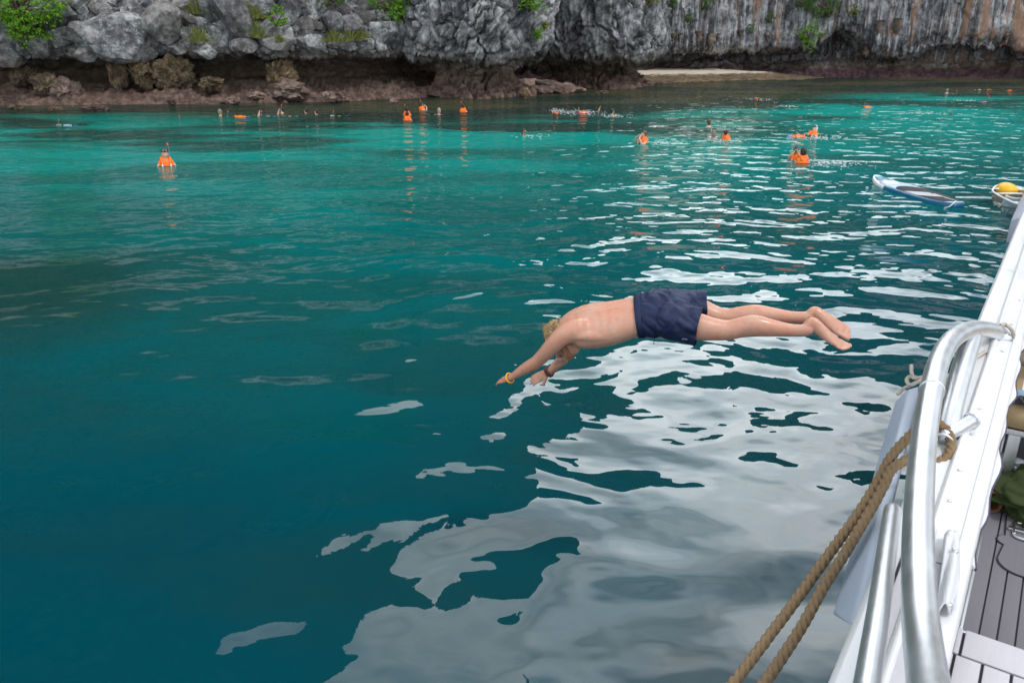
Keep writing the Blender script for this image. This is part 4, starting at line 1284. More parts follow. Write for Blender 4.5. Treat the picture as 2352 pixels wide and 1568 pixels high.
def set_verts(o, v):
    o.data.vertices.foreach_set('co', v.ravel()); o.data.update()
def drop_faces(o, test):
    bm = bmesh.new(); bm.from_mesh(o.data)
    bmesh.ops.delete(bm, geom=[f for f in bm.faces if test(f.calc_center_median(), f.normal)], context='FACES')
    bm.to_mesh(o.data); bm.free()

# ------------------------------------------------------------------ the diver
def DD(px):
    return 5.1 + (1560 - px) * 5.1 / FPX * math.tan(R(13))
def J(px, py, dw=0.0):
    return at(px, py, DD(px) + dw)
hipc = J(1530, 722)
diver = empty('person', hipc)
tag(diver, 'man in navy swim shorts diving headfirst off the boat with arms stretched out', 'person')
UPB = (0.05, -0.22, 0.97)
BV, BF = [], []
def add(rows, up, sg=18, n=None):
    ring_loft(rows, up, sg, n, BV, BF)
add([(J(1292, 768), .060, .060), (J(1306, 759), .130, .088), (J(1326, 753), .180, .110), (J(1358, 748), .196, .128), (J(1400, 742), .186, .128), (J(1440, 732), .170, .118), (J(1475, 724), .168, .114), (J(1515, 720), .176, .122), (J(1548, 721), .150, .105), (J(1566, 723), .08, .065)], UPB, 26)
# shoulders, shoulder blades
for px, py, dw, r in ((1298, 766, -.130, .062), (1320, 737, .15, .060)):
    ball_geo(J(px, py, dw), r, V=BV, F=BF)
add([(J(1312, 768, -.13), .05, .035), (J(1345, 765, -.13), .07, .05), (J(1390, 764, -.10), .07, .06), (J(1430, 750, -.08), .05, .05)], UPB)
add([(J(1318, 742, -.07), .035, .028), (J(1345, 728, -.08), .055, .026), (J(1372, 726, -.07), .04, .02)], UPB)
add([(J(1340, 722, .08), .035, .026), (J(1366, 716, .07), .05, .024)], UPB)
add([(J(1362, 762, -.10), .070, .085), (J(1332, 760, -.115), .076, .086), (J(1308, 763, -.13), .072, .076), (J(1288, 775, -.135), .062, .062), (J(1268, 795, -.11), .055, .054)], UPB)
add([(J(1362, 735, .09), .06, .07), (J(1338, 733, .13), .064, .066), (J(1320, 740, .15), .058, .058), (J(1314, 760, .20), .053, .053)], UPB)
# arms
SIDE = (0.3, -0.5, 0.8)
add([(J(1300, 762, -.13), .062, .060), (J(1284, 778, -.135), .060, .058), (J(1262, 801, -.10), .053, .052), (J(1244, 820, -.05), .046, .047), (J(1230, 833, -.02), .043, .045), (J(1216, 841, .01), .043, .042), (J(1197, 852, .05), .036, .034), (J(1181, 862, .085), .027, .025), (J(1172, 867, .10), .026, .021)], SIDE, 18, 40)
add([(J(1318, 742, .15), .058, .056), (J(1312, 768, .22), .052, .052), (J(1305, 797, .28), .045, .046), (J(1300, 814, .30), .042, .043), (J(1291, 826, .33), .042, .041), (J(1276, 840, .38), .034, .033), (J(1262, 853, .42), .026, .025), (J(1255, 857, .44), .027, .021)], SIDE, 18, 40)
# hands: palm, four fingers and a thumb each
def hand(w, k, t, up, thumb_side, spread=1.0):
    """w wrist, k knuckles, t tip of the middle finger"""
    w, k, t, up = Vector(w), Vector(k), Vector(t), Vector(up)
    d = (t - k).normalized()
    side = d.cross(up).normalized()
    up = side.cross(d).normalized()
    add([(w, .026, .020), (w.lerp(k, .5), .036, .018), (k, .041, .014)], up, 14)
    for q, (off, ln, r) in enumerate(((-.031, .82, .0082), (-.0105, 1.0, .0088), (.0105, .96, .0088), (.031, .84, .0082))):
        base = k - d * .012 + side * off * thumb_side
        L_ = (t - k).length * ln
        dirn = (d + side * off * thumb_side * 1.2 * spread)
        p1 = base + dirn * (L_ * .45) + up * .003
        p2 = base + dirn * (L_ * .78) - up * .002
        p3 = base + dirn * L_ - up * .009
        add([(base, r * 1.15, r * 1.15), (p1, r * 1.05, r), (p2, r, r * .95), (p3, r * .8, r * .75)], up, 8, 9)
    tb = w.lerp(k, .30) + side * -.030 * thumb_side
    td = (d * .8 - side * .55 * thumb_side - up * .25).normalized()
    add([(tb, .014, .014), (tb + td * .035, .012, .012), (tb + td * .062 + d * .006, .0095, .009)], up, 8, 8)
hand(J(1173, 867, .10), J(1156, 872, .16), J(1139, 877, .215), (0.1, -0.45, 0.88), -1, 0.1)
hand(J(1258, 855, .43), J(1238, 866, .47), J(1213, 880, .50), (0.35, -0.55, 0.75), 1, 0.1)
# legs
add([(J(1530, 734, -.09), .085, .088), (J(1570, 741, -.10), .082, .088), (J(1602, 750, -.105), .084, .089), (J(1640, 756, -.105), .070, .072), (J(1672, 758, -.10), .061, .064), (J(1700, 752, -.10), .060, .066), (J(1732, 748, -.10), .062, .071), (J(1772, 753, -.095), .050, .055), (J(1812, 758, -.09), .037, .042), (J(1843, 759, -.085), .033, .040), (J(1858, 757, -.08), .034, .038)], UPB, 20, 60)
add([(J(1535, 710, .09), .085, .086), (J(1575, 709, .10), .080, .082), (J(1608, 715, .105), .081, .083), (J(1640, 725, .105), .069, .069), (J(1668, 730, .10), .060, .061), (J(1700, 726, .095), .060, .064), (J(1736, 723, .09), .062, .068), (J(1776, 725, .085), .049, .053), (J(1816, 728, .08), .036, .040), (J(1848, 729, .08), .033, .040), (J(1862, 728, .08), .034, .038)], UPB, 20, 60)
# feet with toes
CR, CU, CD = Vector((1, 0, 0)), Vector((0, SP, CP)), Vector((0, CP, -SP))
def foot(rows, sole, tips, big):
    add(rows, sole, 16, 30)
    a, b = rows[-2][0], rows[-1][0]
    d = (b - a).normalized()
    s = Vector(sole); s = (s - d * s.dot(d)).normalized()
    lat = d.cross(s).normalized() * big
    for q, (off, ln, r) in enumerate(((-.036, .066, .0165), (-.009, .062, .0110), (.012, .055, .0104), (.030, .046, .0100), (.046, .036, .0095))):
        p0 = b + lat * off - d * .012 - s * .002
        add([(p0, r, r), (p0 + d * ln * .6 + s * .002, r * .92, r * .85), (p0 + d * ln + s * .006, r * 1.0, r * .9)], s, 10, 8)
s1 = CR * .55 + CU * .62 - CD * .70
foot([(J(1853, 748, -.08), .030, .034), (J(1866, 742, -.08), .034, .040), (J(1884, 757, -.078), .034, .038), (J(1904, 774, -.076), .044, .030), (J(1922, 786, -.075), .050, .020), (J(1931, 791, -.075), .048, .014)], s1, None, 1)
s2 = CR * .45 + CU * .50 - CD * 1.25
foot([(J(1858, 722, .08), .030, .034), (J(1871, 717, .08), .038, .040), (J(1889, 728, .08), .042, .038), (J(1909, 742, .08), .050, .030), (J(1927, 754, .08), .056, .020), (J(1935, 759, .08), .053, .014)], s2, None, -1)
# neck and head
hc = J(1291, 783, .02)
cdir = (J(1332, 806, .02) - J(1252, 763, .02)).normalized()
fdir = (CR * -.40 - CU * .82 + CD * .05)
fdir = (fdir - cdir * fdir.dot(cdir)).normalized()
ldir = cdir.cross(fdir).normalized()
add([(J(1322, 758), .075, .065), (J(1306, 770), .060, .058), (J(1297, 779, .01), .058, .058)], UPB)
head_rows = [(-1.0, .030, .036), (-.82, .056, .066), (-.5, .071, .088), (-.1, .075, .096), (.3, .069, .090), (.62, .058, .078), (.9, .044, .060), (1.0, .034, .046)]
add([(hc + cdir * (t * .112) - fdir * .004 * (1 - abs(t)), a, b) for t, a, b in head_rows], fdir, 20, 32)
def hp3(u, f, s):
    return hc + cdir * u + fdir * f + ldir * s
add([(hp3(-.012, .086, 0), .010, .010), (hp3(.012, .100, 0), .013, .012), (hp3(.026, .104, 0), .016, .013), (hp3(.033, .094, 0), .014, .010)], fdir, 12, 12)
for sg_ in (-1, 1):
    add([(hp3(-.018, .083, .014 * sg_), .012, .009), (hp3(-.022, .076, .042 * sg_), .012, .009)], fdir, 10, 8)
    add([(hp3(-.018, -.012, .074 * sg_), .012, .010), (hp3(.004, -.016, .082 * sg_), .016, .008), (hp3(.028, -.008, .075 * sg_), .010, .008)], fdir, 10, 8)
add([(hp3(.056, .081, -.022), .006, .007), (hp3(.055, .088, 0), .008, .008), (hp3(.056, .081, .022), .006, .007)], fdir, 10, 8)

def skin_material(name, base, freckle=True, tattoo=None):
    m = NM(name, 0.48, 0.45)
    p = m.wpos()
    n = m.noise(p, 5.0, 4, 0.6)
    f = m.noise(p, 60.0, 3, 0.6)
    warm = tuple((base[0] * 1.06, base[1] * 0.80, base[2] * 0.72))
    c = m.mix(m.ramp(n, [(0.35, 0.0), (0.65, 1.0)]), base, warm)
    c = m.mix(m.ramp(f, [(0.3, 0.3), (0.6, 0.0)]), c, tuple(x * 0.75 for x in base))
    c = m.mix(m.ramp(m.noise(p, 17.0, 4, 0.65), [(0.48, 0.0), (0.68, 0.45)]), c, (base[0] * 0.92, base[1] * 0.62, base[2] * 0.52))
    if freckle:
        xr = m.n('MapRange')
        m.l(m.sep(p)[0], xr.inputs[0])
        xr.inputs[1].default_value = 0.35; xr.inputs[2].default_value = -0.05
        c = m.mix(m.math('MULTIPLY', xr.outputs[0], 0.75), c, (0.50, 0.215, 0.135))
        d1 = m.voro(p, 34.0)
        d2 = m.voro(p, 12.0)
        k1 = m.math('MULTIPLY', m.ramp(d1, [(0.04, 0.8), (0.10, 0.0)]), m.ramp(n, [(0.42, 0.0), (0.55, 0.8)]))
        k2 = m.ramp(d2, [(0.022, 0.8), (0.045, 0.0)])
        c = m.mix(m.math('MAXIMUM', k1, k2), c, (0.23, 0.085, 0.05))
    if tattoo:
        t, ax, ay = tattoo
        dv = m.vmath('SUBTRACT', p, tuple(t))
        r = m.vmath('LENGTH', dv)
        x = m.vmath('DOT_PRODUCT', dv, tuple(ax)); y = m.vmath('DOT_PRODUCT', dv, tuple(ay))
        ang = m.math('ARCTAN2', y, x)
        rings = m.math('MAXIMUM', m.ramp(m.math('ABSOLUTE', m.math('SUBTRACT', r, 0.030)), [(0.002, 1.0), (0.004, 0.0)]), m.ramp(m.math('ABSOLUTE', m.math('SUBTRACT', r, 0.022)), [(0.0012, 1.0), (0.003, 0.0)]))
        spokes = m.math('MULTIPLY', m.ramp(m.math('ABSOLUTE', m.math('SINE', m.math('MULTIPLY', ang, 4.0))), [(0.12, 1.0), (0.3, 0.0)]), m.math('LESS_THAN', r, 0.024))
        # tapering stem towards the wrist
        st = m.math('MULTIPLY', m.math('LESS_THAN', m.math('ABSOLUTE', m.math('SUBTRACT', x, 0.058)), 0.030), m.math('LESS_THAN', m.math('ABSOLUTE', y), m.math('MULTIPLY', m.math('SUBTRACT', 0.095, x), 0.22)))
        st = m.math('MULTIPLY', st, m.ramp(m.noise(p, 260, 2), [(0.45, 0.2), (0.55, 1.0)]))
        mk = m.math('MULTIPLY', m.math('MAXIMUM', m.math('MAXIMUM', rings, spokes), st), 0.82)
        c = m.mix(mk, c, (0.05, 0.055, 0.075))
    m.color(c)
    m.set(Subsurface_Weight=0.18, Subsurface_Radius=(0.012, 0.005, 0.003), Subsurface_Scale=1.0)
    m.rough(m.ramp(m.noise(p, 16.0, 3), [(0.35, 0.26), (0.65, 0.52)]))
    m.bump(m.math('ADD', m.math('MULTIPLY', m.noise(p, 260.0, 2), 0.35), m.noise(p, 26.0, 4, 0.6)), 0.22, 0.004)
    return m.m
tc_ = J(1289, 822, .33) - CD * 0.035
tx = (J(1262, 853, .42) - J(1291, 826, .33)).normalized(); ty = tx.cross(CD).normalized()
M_SKIN = skin_material('fair_skin', (0.56, 0.34, 0.25), True, (tc_, tx, ty))
body = fuse('body', BV, BF, M_SKIN, diver, 0.0042, 5, hipc)
# even out the trunk and limbs, keep fingers, toes and face crisp; then the furrow of the spine and the shoulder blades
bv_ = verts_of(body)
keep = np.zeros(len(bv_))
for c, r in ((J(1150, 873, .18), .13), (J(1232, 868, .47), .13), (J(1930, 788, -.075), .16), (J(1935, 760, .08), .16), (hc, .14)):
    dd_ = np.linalg.norm(bv_ - np.array(list(c - hipc)), axis=1)
    keep = np.maximum(keep, 1 - smooth01(r * 0.7, r, dd_))
vg = body.vertex_groups.new(name='soft')
lv = np.clip(((1 - keep) * 4).round().astype(int), 0, 4)
for k in range(1, 5):
    vg.add(np.nonzero(lv == k)[0].tolist(), k / 4, 'REPLACE')
sm = body.modifiers.new('soft', 'SMOOTH'); sm.factor = 0.5; sm.iterations = 26; sm.vertex_group = 'soft'
apply_mods(body)
bv_ = verts_of(body)
sp = np.array([list(J(x, y) - hipc) for x, y in ((1318, 745), (1358, 738), (1400, 732), (1440, 724), (1475, 718))])
sp = catmull(sp, 60)
lat_ = np.array([math.sin(R(13)), math.cos(R(13)), 0.22]); lat_ /= np.linalg.norm(lat_)
upv = np.array(UPB) - lat_ * (np.array(UPB) @ lat_); upv /= np.linalg.norm(upv)
idx = np.argmin(((bv_[:, None, :2] - sp[None, :, :2]) ** 2).sum(2), 1) if len(bv_) < 400000 else np.zeros(len(bv_), int)
rel = bv_ - sp[idx]
la, ua = rel @ lat_, rel @ upv
inr = ((idx > 2) & (idx < 57) & (ua > 0.0)).astype(float)
disp = -0.007 * np.exp(-(la / 0.020) ** 2) + 0.006 * np.exp(-((np.abs(la) - 0.045) / 0.022) ** 2)
rib = 0.0016 * np.sin(idx * 0.95 + la * 22) * smooth01(0.08, 0.14, np.abs(la)) * (idx < 40)
set_verts(body, bv_ + upv[None, :] * ((disp + rib) * inr)[:, None])


# hair: thick curly blond mop over the back and top of the head
def hair_material(name, a, b):
    m = NM(name, 0.5, 0.4)
    p = m.wpos()
    n = m.noise(m.mapped(p, (1, 1, 0.5)), 70.0, 4, 0.7, 0.6)
    m.color(m.mix(m.ramp(n, [(0.35, 0.0), (0.65, 1.0)]), a, b))
    m.bump(n, 1.0, 0.008)
    return m.m
M_BLOND = hair_material('blond_hair', (0.13, 0.075, 0.032), (0.50, 0.34, 0.165))
HV, HF = [], []
ring_loft([(hc + cdir * (t * .122) - fdir * (.022 + .012 * (1 - abs(t))), a, b) for t, a, b in ((-1.0, .034, .036), (-.82, .062, .066), (-.5, .079, .084), (-.1, .083, .088), (.3, .076, .074), (.55, .055, .05))], fdir, 24, 40, HV, HF)
hair = fuse('hair', HV, HF, M_BLOND, diver, 0.006, 2, hipc)
hv = verts_of(hair)
cen = np.array(list(hc - hipc))
dn = hv - cen; dn /= np.linalg.norm(dn, axis=1)[:, None]
hv = hv + dn * (0.016 * ridged(hv * 26, 3, 7) + 0.010 * fbm(hv * 12, 2, 8))[:, None]
set_verts(hair, hv)
HV, HF = [], []
rng = np.random.RandomState(11)
for k in range(320):
    i = rng.randint(len(hv))
    if (hv[i] - cen) @ np.array(list(cdir)) > 0.06: continue
    p0 = Vector(hv[i]); d0 = Vector(dn[i])
    t0_ = d0.orthogonal().normalized() * rng.uniform(-1, 1) + cdir * rng.uniform(-.5, 1)
    pts = [p0 - d0 * .004, p0 + d0 * .006 + t0_ * .008, p0 + d0 * .009 + t0_ * .017, p0 + d0 * .006 + t0_ * .026]
    tube_geo(pts, [.0022, .0022, .0018, .0006], 4, HV, HF)
tag(mesh_obj('curls', HV, HF, M_BLOND, hair), kind='stuff')
M_BEARD = hair_material('ginger_beard', (0.24, 0.09, 0.045), (0.50, 0.25, 0.14))
HV, HF = [], []
ring_loft([(hp3(.030, .026, -.066), .012, .022), (hp3(.068, .050, -.044), .014, .026), (hp3(.094, .066, 0), .018, .026), (hp3(.068, .050, .044), .014, .026), (hp3(.030, .026, .066), .012, .022)], fdir, 14, 30, HV, HF)
ring_loft([(hp3(.044, .086, -.028), .006, .008), (hp3(.040, .096, 0), .007, .009), (hp3(.044, .086, .028), .006, .008)], fdir, 10, 12, HV, HF)
beard = fuse('beard', HV, HF, M_BEARD, diver, 0.005, 2, hipc)
hv = verts_of(beard); c2 = hv.mean(0); dn = hv - c2; dn /= np.linalg.norm(dn, axis=1)[:, None] + 1e-9
set_verts(beard, hv + dn * (0.009 * ridged(hv * 55, 3, 17))[:, None])

# swim shorts
def cloth_material(name, c):
    m = NM(name, 0.62, 0.35)
    p = m.wpos()
    n = m.noise(p, 14.0, 4, 0.6)
    w = m.noise(p, 420.0, 2, 0.5)
    m.color(m.mix(n, tuple(x * .8 for x in c), tuple(x * 1.25 for x in c)))
    m.bump(m.math('ADD', m.math('MULTIPLY', n, 0.8), m.math('MULTIPLY', w, 0.1)), 0.35, 0.012)
    return m.m
M_NAVY = cloth_material('navy_cloth', (0.008, 0.016, 0.056))
SV, SF = [], []
ring_loft([(J(1461, 726), .176, .122), (J(1480, 723), .181, .126), (J(1510, 719), .192, .134), (J(1545, 720), .195, .136), (J(1572, 722), .172, .115), (J(1584, 724), .12, .08)], UPB, 26, 30, SV, SF)
ring_loft([(J(1525, 732, -.085), .114, .116), (J(1560, 740, -.10), .112, .113), (J(1604, 750, -.108), .104, .110), (J(1612, 751, -.108), .104, .110)], UPB, 22, 26, SV, SF)
ring_loft([(J(1530, 710, .09), .116, .112), (J(1575, 704, .105), .112, .108), (J(1618, 703, .115), .104, .100), (J(1626, 703, .115), .104, .100)], UPB, 22, 26, SV, SF)
shorts = fuse('swim_shorts', SV, SF, M_NAVY, diver, 0.007, 6, hipc)
w0 = J(1464, 725) - hipc; wd = (J(1464, 725) - J(1500, 720)).normalized()
n0 = J(1606, 750, -.108) - hipc; nd = (J(1606, 750, -.108) - J(1560, 740, -.10)).normalized()
f0 = J(1621, 703, .115) - hipc; fd = (J(1621, 703, .115) - J(1575, 704, .105)).normalized()
bm = bmesh.new(); bm.from_mesh(shorts.data)
def slice_off(co, no, near):
    fs = [f for f in bm.faces if near(f.calc_center_median())]
    g = fs + list({e for f in fs for e in f.edges}) + list({v for f in fs for v in f.verts})
    bmesh.ops.bisect_plane(bm, geom=g, plane_co=co, plane_no=no, dist=1e-5)
    bmesh.ops.delete(bm, geom=[f for f in bm.faces if near(f.calc_center_median()) and (f.calc_center_median() - co).dot(no) > 1e-5], context='FACES')
def off_axis(c, o_, d_):
    r_ = c - o_
    return (r_ - d_ * r_.dot(d_)).length
slice_off(w0, wd, lambda c: (c - w0).dot(wd) > -0.05)
slice_off(n0, nd, lambda c: (c - n0).length < 0.22 and off_axis(c, n0, nd) < off_axis(c, f0, fd))
slice_off(f0, fd, lambda c: (c - f0).length < 0.22 and off_axis(c, f0, fd) < off_axis(c, n0, nd))
bm.to_mesh(shorts.data); bm.free()
sv = verts_of(shorts)
nn = np.empty(len(sv) * 3); shorts.data.vertices.foreach_get('normal', nn); nn = nn.reshape(-1, 3)
ax = np.array([0.75, 0.2, 0.6])
ca_ = np.array([0.78, 0.25, -0.57]); cb_ = np.array([0.55, -0.2, 0.80]); cc_ = np.cross(ca_, cb_)
cq = np.stack([sv @ ca_ * 2.6, sv @ cb_ * 15.0, sv @ cc_ * 7.0], 1) + 0.7 * fbm(sv * 5, 2, 3)[:, None]
fold = 0.75 * (ridged(cq, 2, 41) - 0.45) + 0.35 * (ridged(sv * np.array([6.0, 5.5, 9.0]), 2, 47) - 0.45)
tip = np.clip(((sv - np.array(list(n0))) @ np.array(list(nd))) / 0.12 + 1, 0, 1)
d_ = 0.021 * fold + 0.006 * fbm(sv * 18, 2, 43) + 0.010 * tip * np.sin(sv[:, 2] * 55 + sv[:, 1] * 20)
wn = np.clip(1 + ((sv - np.array(list(w0))) @ np.array(list(wd))) / 0.06, 0, 1)
set_verts(shorts, sv + nn * (d_ * (1 - 0.8 * wn) - 0.004 * wn)[:, None])
so = shorts.modifiers.new('thick', 'SOLIDIFY'); so.thickness = 0.003; so.offset = 1
# ribbed waistband
V, F = [], []
nb, ns_ = 160, 8
aw, bw = .176, .122
T_ = np.array(list(wd)); u_ = np.array(UPB) - T_ * (np.array(UPB) @ T_); u_ /= np.linalg.norm(u_); s_ = np.cross(T_, u_)
for k in range(nb):
    th = 2 * math.pi * k / nb
    rib = 0.0035 * abs(math.sin(th * 40))
    for j in range(ns_):
        t = -0.034 + 0.040 * j / (ns_ - 1)
        e = 0.002 + rib + 0.003 * math.sin(math.pi * j / (ns_ - 1))
        p = np.array(list(w0)) + T_ * t + s_ * math.cos(th) * (aw + e + 0.10 * max(0, -t)) + u_ * math.sin(th) * (bw + e + 0.10 * max(0, -t))
        V.append(tuple(p))
F = grid_faces(nb, ns_).tolist() + [[(nb - 1) * ns_ + j, (nb - 1) * ns_ + j + 1, j + 1, j] for j in range(ns_ - 1)]
wb = mesh_obj('waistband', V, F, M_NAVY, shorts)
so = wb.modifiers.new('thick', 'SOLIDIFY'); so.thickness = 0.003; so.offset = -1
# brand tab at the hem: white frame with tiny strokes
dgp = bpy.context.evaluated_depsgraph_get(); dgp.update()
shb = BVHTree.FromPolygons([v.co + hipc for v in shorts.data.vertices], [list(p.vertices) for p in shorts.data.polygons])
def on_shorts(px, py, lift=0.006):
    o = Vector((0, 0, CAM_H)); d = ray(px, py).normalized()
    h = shb.ray_cast(o, d)
    return (h[0] - d * lift - hipc) if h[0] is not None else None
tabq = [on_shorts(*q) for q in ((1567, 777), (1578, 779), (1580, 786), (1569, 785))]
M_TABW = plain('white_thread', (0.6, 0.6, 0.6), 0.7)
if all(q is not None for q in tabq):
    tb_ = tube('label_tab', tabq + [tabq[0]], 0.0014, M_TABW, shorts, 6)
    a_, b_, c_, e_ = tabq
    for q in range(6):
        t = 0.15 + 0.14 * q
        p0 = a_.lerp(b_, t).lerp(e_.lerp(c_, t), 0.3); p1 = a_.lerp(b_, t + .05).lerp(e_.lerp(c_, t + .05), 0.72)
        tube('letter_stroke', [p0, p1], 0.0009, M_TABW, tb_, 5)
pk = [on_shorts(*q, 0.003) for q in ((1479, 752), (1490, 762), (1506, 766), (1522, 765), (1530, 761))]
if all(q is not None for q in pk):
    tube('pocket_seam', pk, 0.0022, plain('seam_thread', (0.012, 0.016, 0.045), 0.8), shorts, 6, 24)
tube('drawcord', [J(1503, 779, -.12) - hipc, J(1502, 786, -.12) - hipc, J(1501, 791, -.115) - hipc], 0.0022, M_NAVY, shorts, 6)
# bands on the wrists
M_YEL = plain('yellow_rubber', (0.75, 0.36, 0.01), 0.45, 0.1)
axn = (J(1156, 872, .16) - J(1197, 852, .05)).normalized()
v, f = torus_geo(J(1171, 868, .105) - hipc, axn, 0.034, 0.0055)
mesh_obj('wristband', v, f, M_YEL, diver)
M_BEAD = plain('dark_red_bead', (0.12, 0.03, 0.018), 0.4, 0.6, 200)
axf = (J(1255, 857, .44) - J(1276, 840, .38)).normalized()
br = empty('bracelet', J(1262, 853, .42) - hipc, 0, diver)
u0 = axf.orthogonal().normalized(); v0 = axf.cross(u0)
V, F = [], []
for q in range(3):
    for k in range(22):
        a = 2 * math.pi * k / 22
        c = axf * (0.009 * (q - 1)) + (u0 * math.cos(a) + v0 * math.sin(a)) * (0.0335 + 0.002 * q)
        ball_geo(c, 0.0058, V=V, F=F, sub=2)
mesh_obj('beads', V, F, M_BEAD, br)
# ------------------------------------------------------------------ paddle board
pa, pb = at_z(2010, 408, 0.10), at_z(2204, 468, 0.10)
axd = (pb - pa); BL = axd.length
sup = empty('paddle_board', ((pa.x + pb.x) / 2, (pa.y + pb.y) / 2, 0.0), math.atan2(axd.y, axd.x))
tag(sup, 'blue and white paddle board with a dark deck pad floating on the water', 'paddle board')
def sup_w(t):
    return 0.45 * (min(1, t / 0.30) ** 0.5 if t < 0.30 else 1.0) * (1.0 if t < 0.62 else math.sqrt(max(0.02, 1 - ((t - 0.62) / 0.40) ** 2)))
def sup_rocker(t):
    return 0.10 * max(0, (0.25 - t) / 0.25) ** 2 + 0.03 * max(0, (t - 0.8) / 0.2) ** 2
def sup_shell(name, t0, t1, mat, z0=-0.06, z1=0.085, n=40, parent=sup):
    V = []
    prof = [(-1, 0.5), (-0.985, 0.8), (-0.93, 0.97), (-0.82, 1.0), (0, 1.02), (0.82, 1.0), (0.93, 0.97), (0.985, 0.8), (1, 0.5), (0.985, 0.2), (0.9, 0.02), (0, 0), (-0.9, 0.02), (-0.985, 0.2)]
    for k in range(n):
        t = t0 + (t1 - t0) * k / (n - 1)
        for x, h in prof:
            V.append(((t - 0.5) * BL, x * sup_w(t), z0 + (z1 - z0) * h + sup_rocker(t)))
    m = len(prof)
    F = grid_faces(n, m, True).tolist() + [list(range(m))[::-1], [(n - 1) * m + j for j in range(m)]]
    return mesh_obj(name, V, F, mat, parent)
def sup_decal(name, t0, t1, y0, y1, mat, lift=0.004, n=24, shape=None, skew=0.0):
    V = []
    for k in range(n):
        s = k / (n - 1)
        t = t0 + (t1 - t0) * s
        w = sup_w(t)
        a, b = (y0, y1) if shape is None else shape(s)
        for q in range(5):
            y = a + (b - a) * q / 4
            tt = t + skew * y
            V.append(((tt - 0.5) * BL, y * w, 0.085 + 0.003 + lift + sup_rocker(tt)))
    o = mesh_obj(name, V, grid_faces(n, 5), mat, sup)
    so = o.modifiers.new('thick', 'SOLIDIFY'); so.thickness = 0.004; so.offset = -1
    return o
M_SUPW = plain('board_white', (0.72, 0.75, 0.78), 0.35, 0.05)
M_SUPB = plain('board_blue', (0.015, 0.12, 0.24), 0.35, 0.1)
M_SUPI = plain('board_ice_blue', (0.40, 0.56, 0.64), 0.4, 0.08)
M_SUPT = plain('board_teal', (0.01, 0.17, 0.26), 0.4, 0.08)
M_SUPD = plain('deck_pad_foam', (0.035, 0.034, 0.040), 0.9, 0.2, 60, bump=0.003)
sup_shell('nose_shell', 0.005, 0.32, M_SUPW)
sup_shell('tail_shell', 0.3205, 0.998, M_SUPB)
sup_decal('top_panel', 0.06, 0.97, -0.86, 0.86, M_SUPI, 0.000, shape=lambda s: (-0.88 * min(1, 0.3 + 4 * s), 0.88 * min(1, 0.3 + 4 * s)))
sup_decal('nose_panel', 0.045, 0.14, -0.7, 0.7, M_SUPT, 0.004)
sup_decal('nose_oval', 0.13, 0.27, -0.5, 0.5, M_SUPW, 0.004, shape=lambda s: (-0.6 * math.sin(math.pi * s) ** 0.6 - .01, 0.6 * math.sin(math.pi * s) ** 0.6 + .01))
sup_decal('deck_pad', 0.36, 0.93, -0.8, 0.8, M_SUPD, 0.006, shape=lambda s: (-0.84 * min(1, (s * 6 + .05) ** .5), 0.84 * min(1, (s * 6 + .05) ** .5)))
for k in range(4):
    sup_decal('stripe', 0.60 + 0.04 * k, 0.626 + 0.04 * k, -0.86, 0.30, M_SUPW, 0.011, 4, skew=0.06)
sup_decal('long_stripe', 0.66, 0.90, 0.34, 0.42, M_SUPW, 0.011)
tube('leash', [(0.46 * BL, 0, 0.14), (0.49 * BL, -0.12, 0.12), (0.50 * BL, -0.26, 0.03), (0.47 * BL, -0.34, -0.02)], 0.012, M_SUPW, sup, 6, 20)

# ------------------------------------------------------------------ clear kayak
def clear_material():
    m = NM('clear_polycarbonate', 0.05)
    tr = m.n('BsdfTransparent'); tr.inputs[0].default_value = (0.86, 0.92, 0.93, 1)
    df = m.n('BsdfDiffuse'); df.inputs[0].default_value = (0.62, 0.70, 0.72, 1)
    gl = m.n('BsdfGlossy'); gl.inputs['Roughness'].default_value = 0.06
    a = m.n('MixShader'); a.inputs[0].default_value = 0.22
    m.l(tr.outputs[0], a.inputs[1]); m.l(df.outputs[0], a.inputs[2])
    fr = m.n('Fresnel'); fr.inputs[0].default_value = 1.45
    b = m.n('MixShader')
    m.l(fr.outputs[0], b.inputs[0]); m.l(a.outputs[0], b.inputs[1]); m.l(gl.outputs[0], b.inputs[2])
    m.l(b.outputs[0], m.out.inputs['Surface'])
    return m.m
kb_ = at_z(2300, 426, 0.40)
kay = empty('kayak', (kb_.x, kb_.y, 0), R(-103))
tag(kay, 'clear see-through kayak with white rim and yellow float at the right edge', 'kayak')
KL = 3.2
def kw(t):
    return 0.44 * math.sqrt(max(0.0, 1 - (2 * t - 1) ** 4)) * (0.35 + 0.65 * min(1, 4 * t, 4 * (1 - t)) ** 0.6) + 0.01
def kz(t):
    return 0.36 + 0.06 * (2 * t - 1) ** 2
V = []
for k in range(40):
    t = k / 39
    for q in range(17):
        a = math.pi * q / 16
        V.append((t * KL + 0.06 * math.sin(a) * (1 - 2 * t), -math.cos(a) * kw(t), kz(t) - (kz(t) + 0.10) * math.sin(a) ** 0.7 * min(1, 0.15 + 5 * t, 0.15 + 5 * (1 - t))))
mesh_obj('hull', V, grid_faces(40, 17), clear_material(), kay)
M_RIM = plain('white_rim', (0.78, 0.78, 0.80), 0.35, 0.05)
rim = [(t * KL, -kw(t), kz(t)) for t in np.linspace(0, 1, 40)] + [(t * KL, kw(t), kz(t)) for t in np.linspace(1, 0, 40)]
tube('rim', rim + [rim[0]], 0.022, M_RIM, kay, 10)
for t in (0.16, 0.34, 0.7):
    tube('cross_bar', [(t * KL, -kw(t), kz(t)), (t * KL, 0, kz(t) + 0.02), (t * KL, kw(t), kz(t))], 0.018, M_RIM, kay, 8, 8)
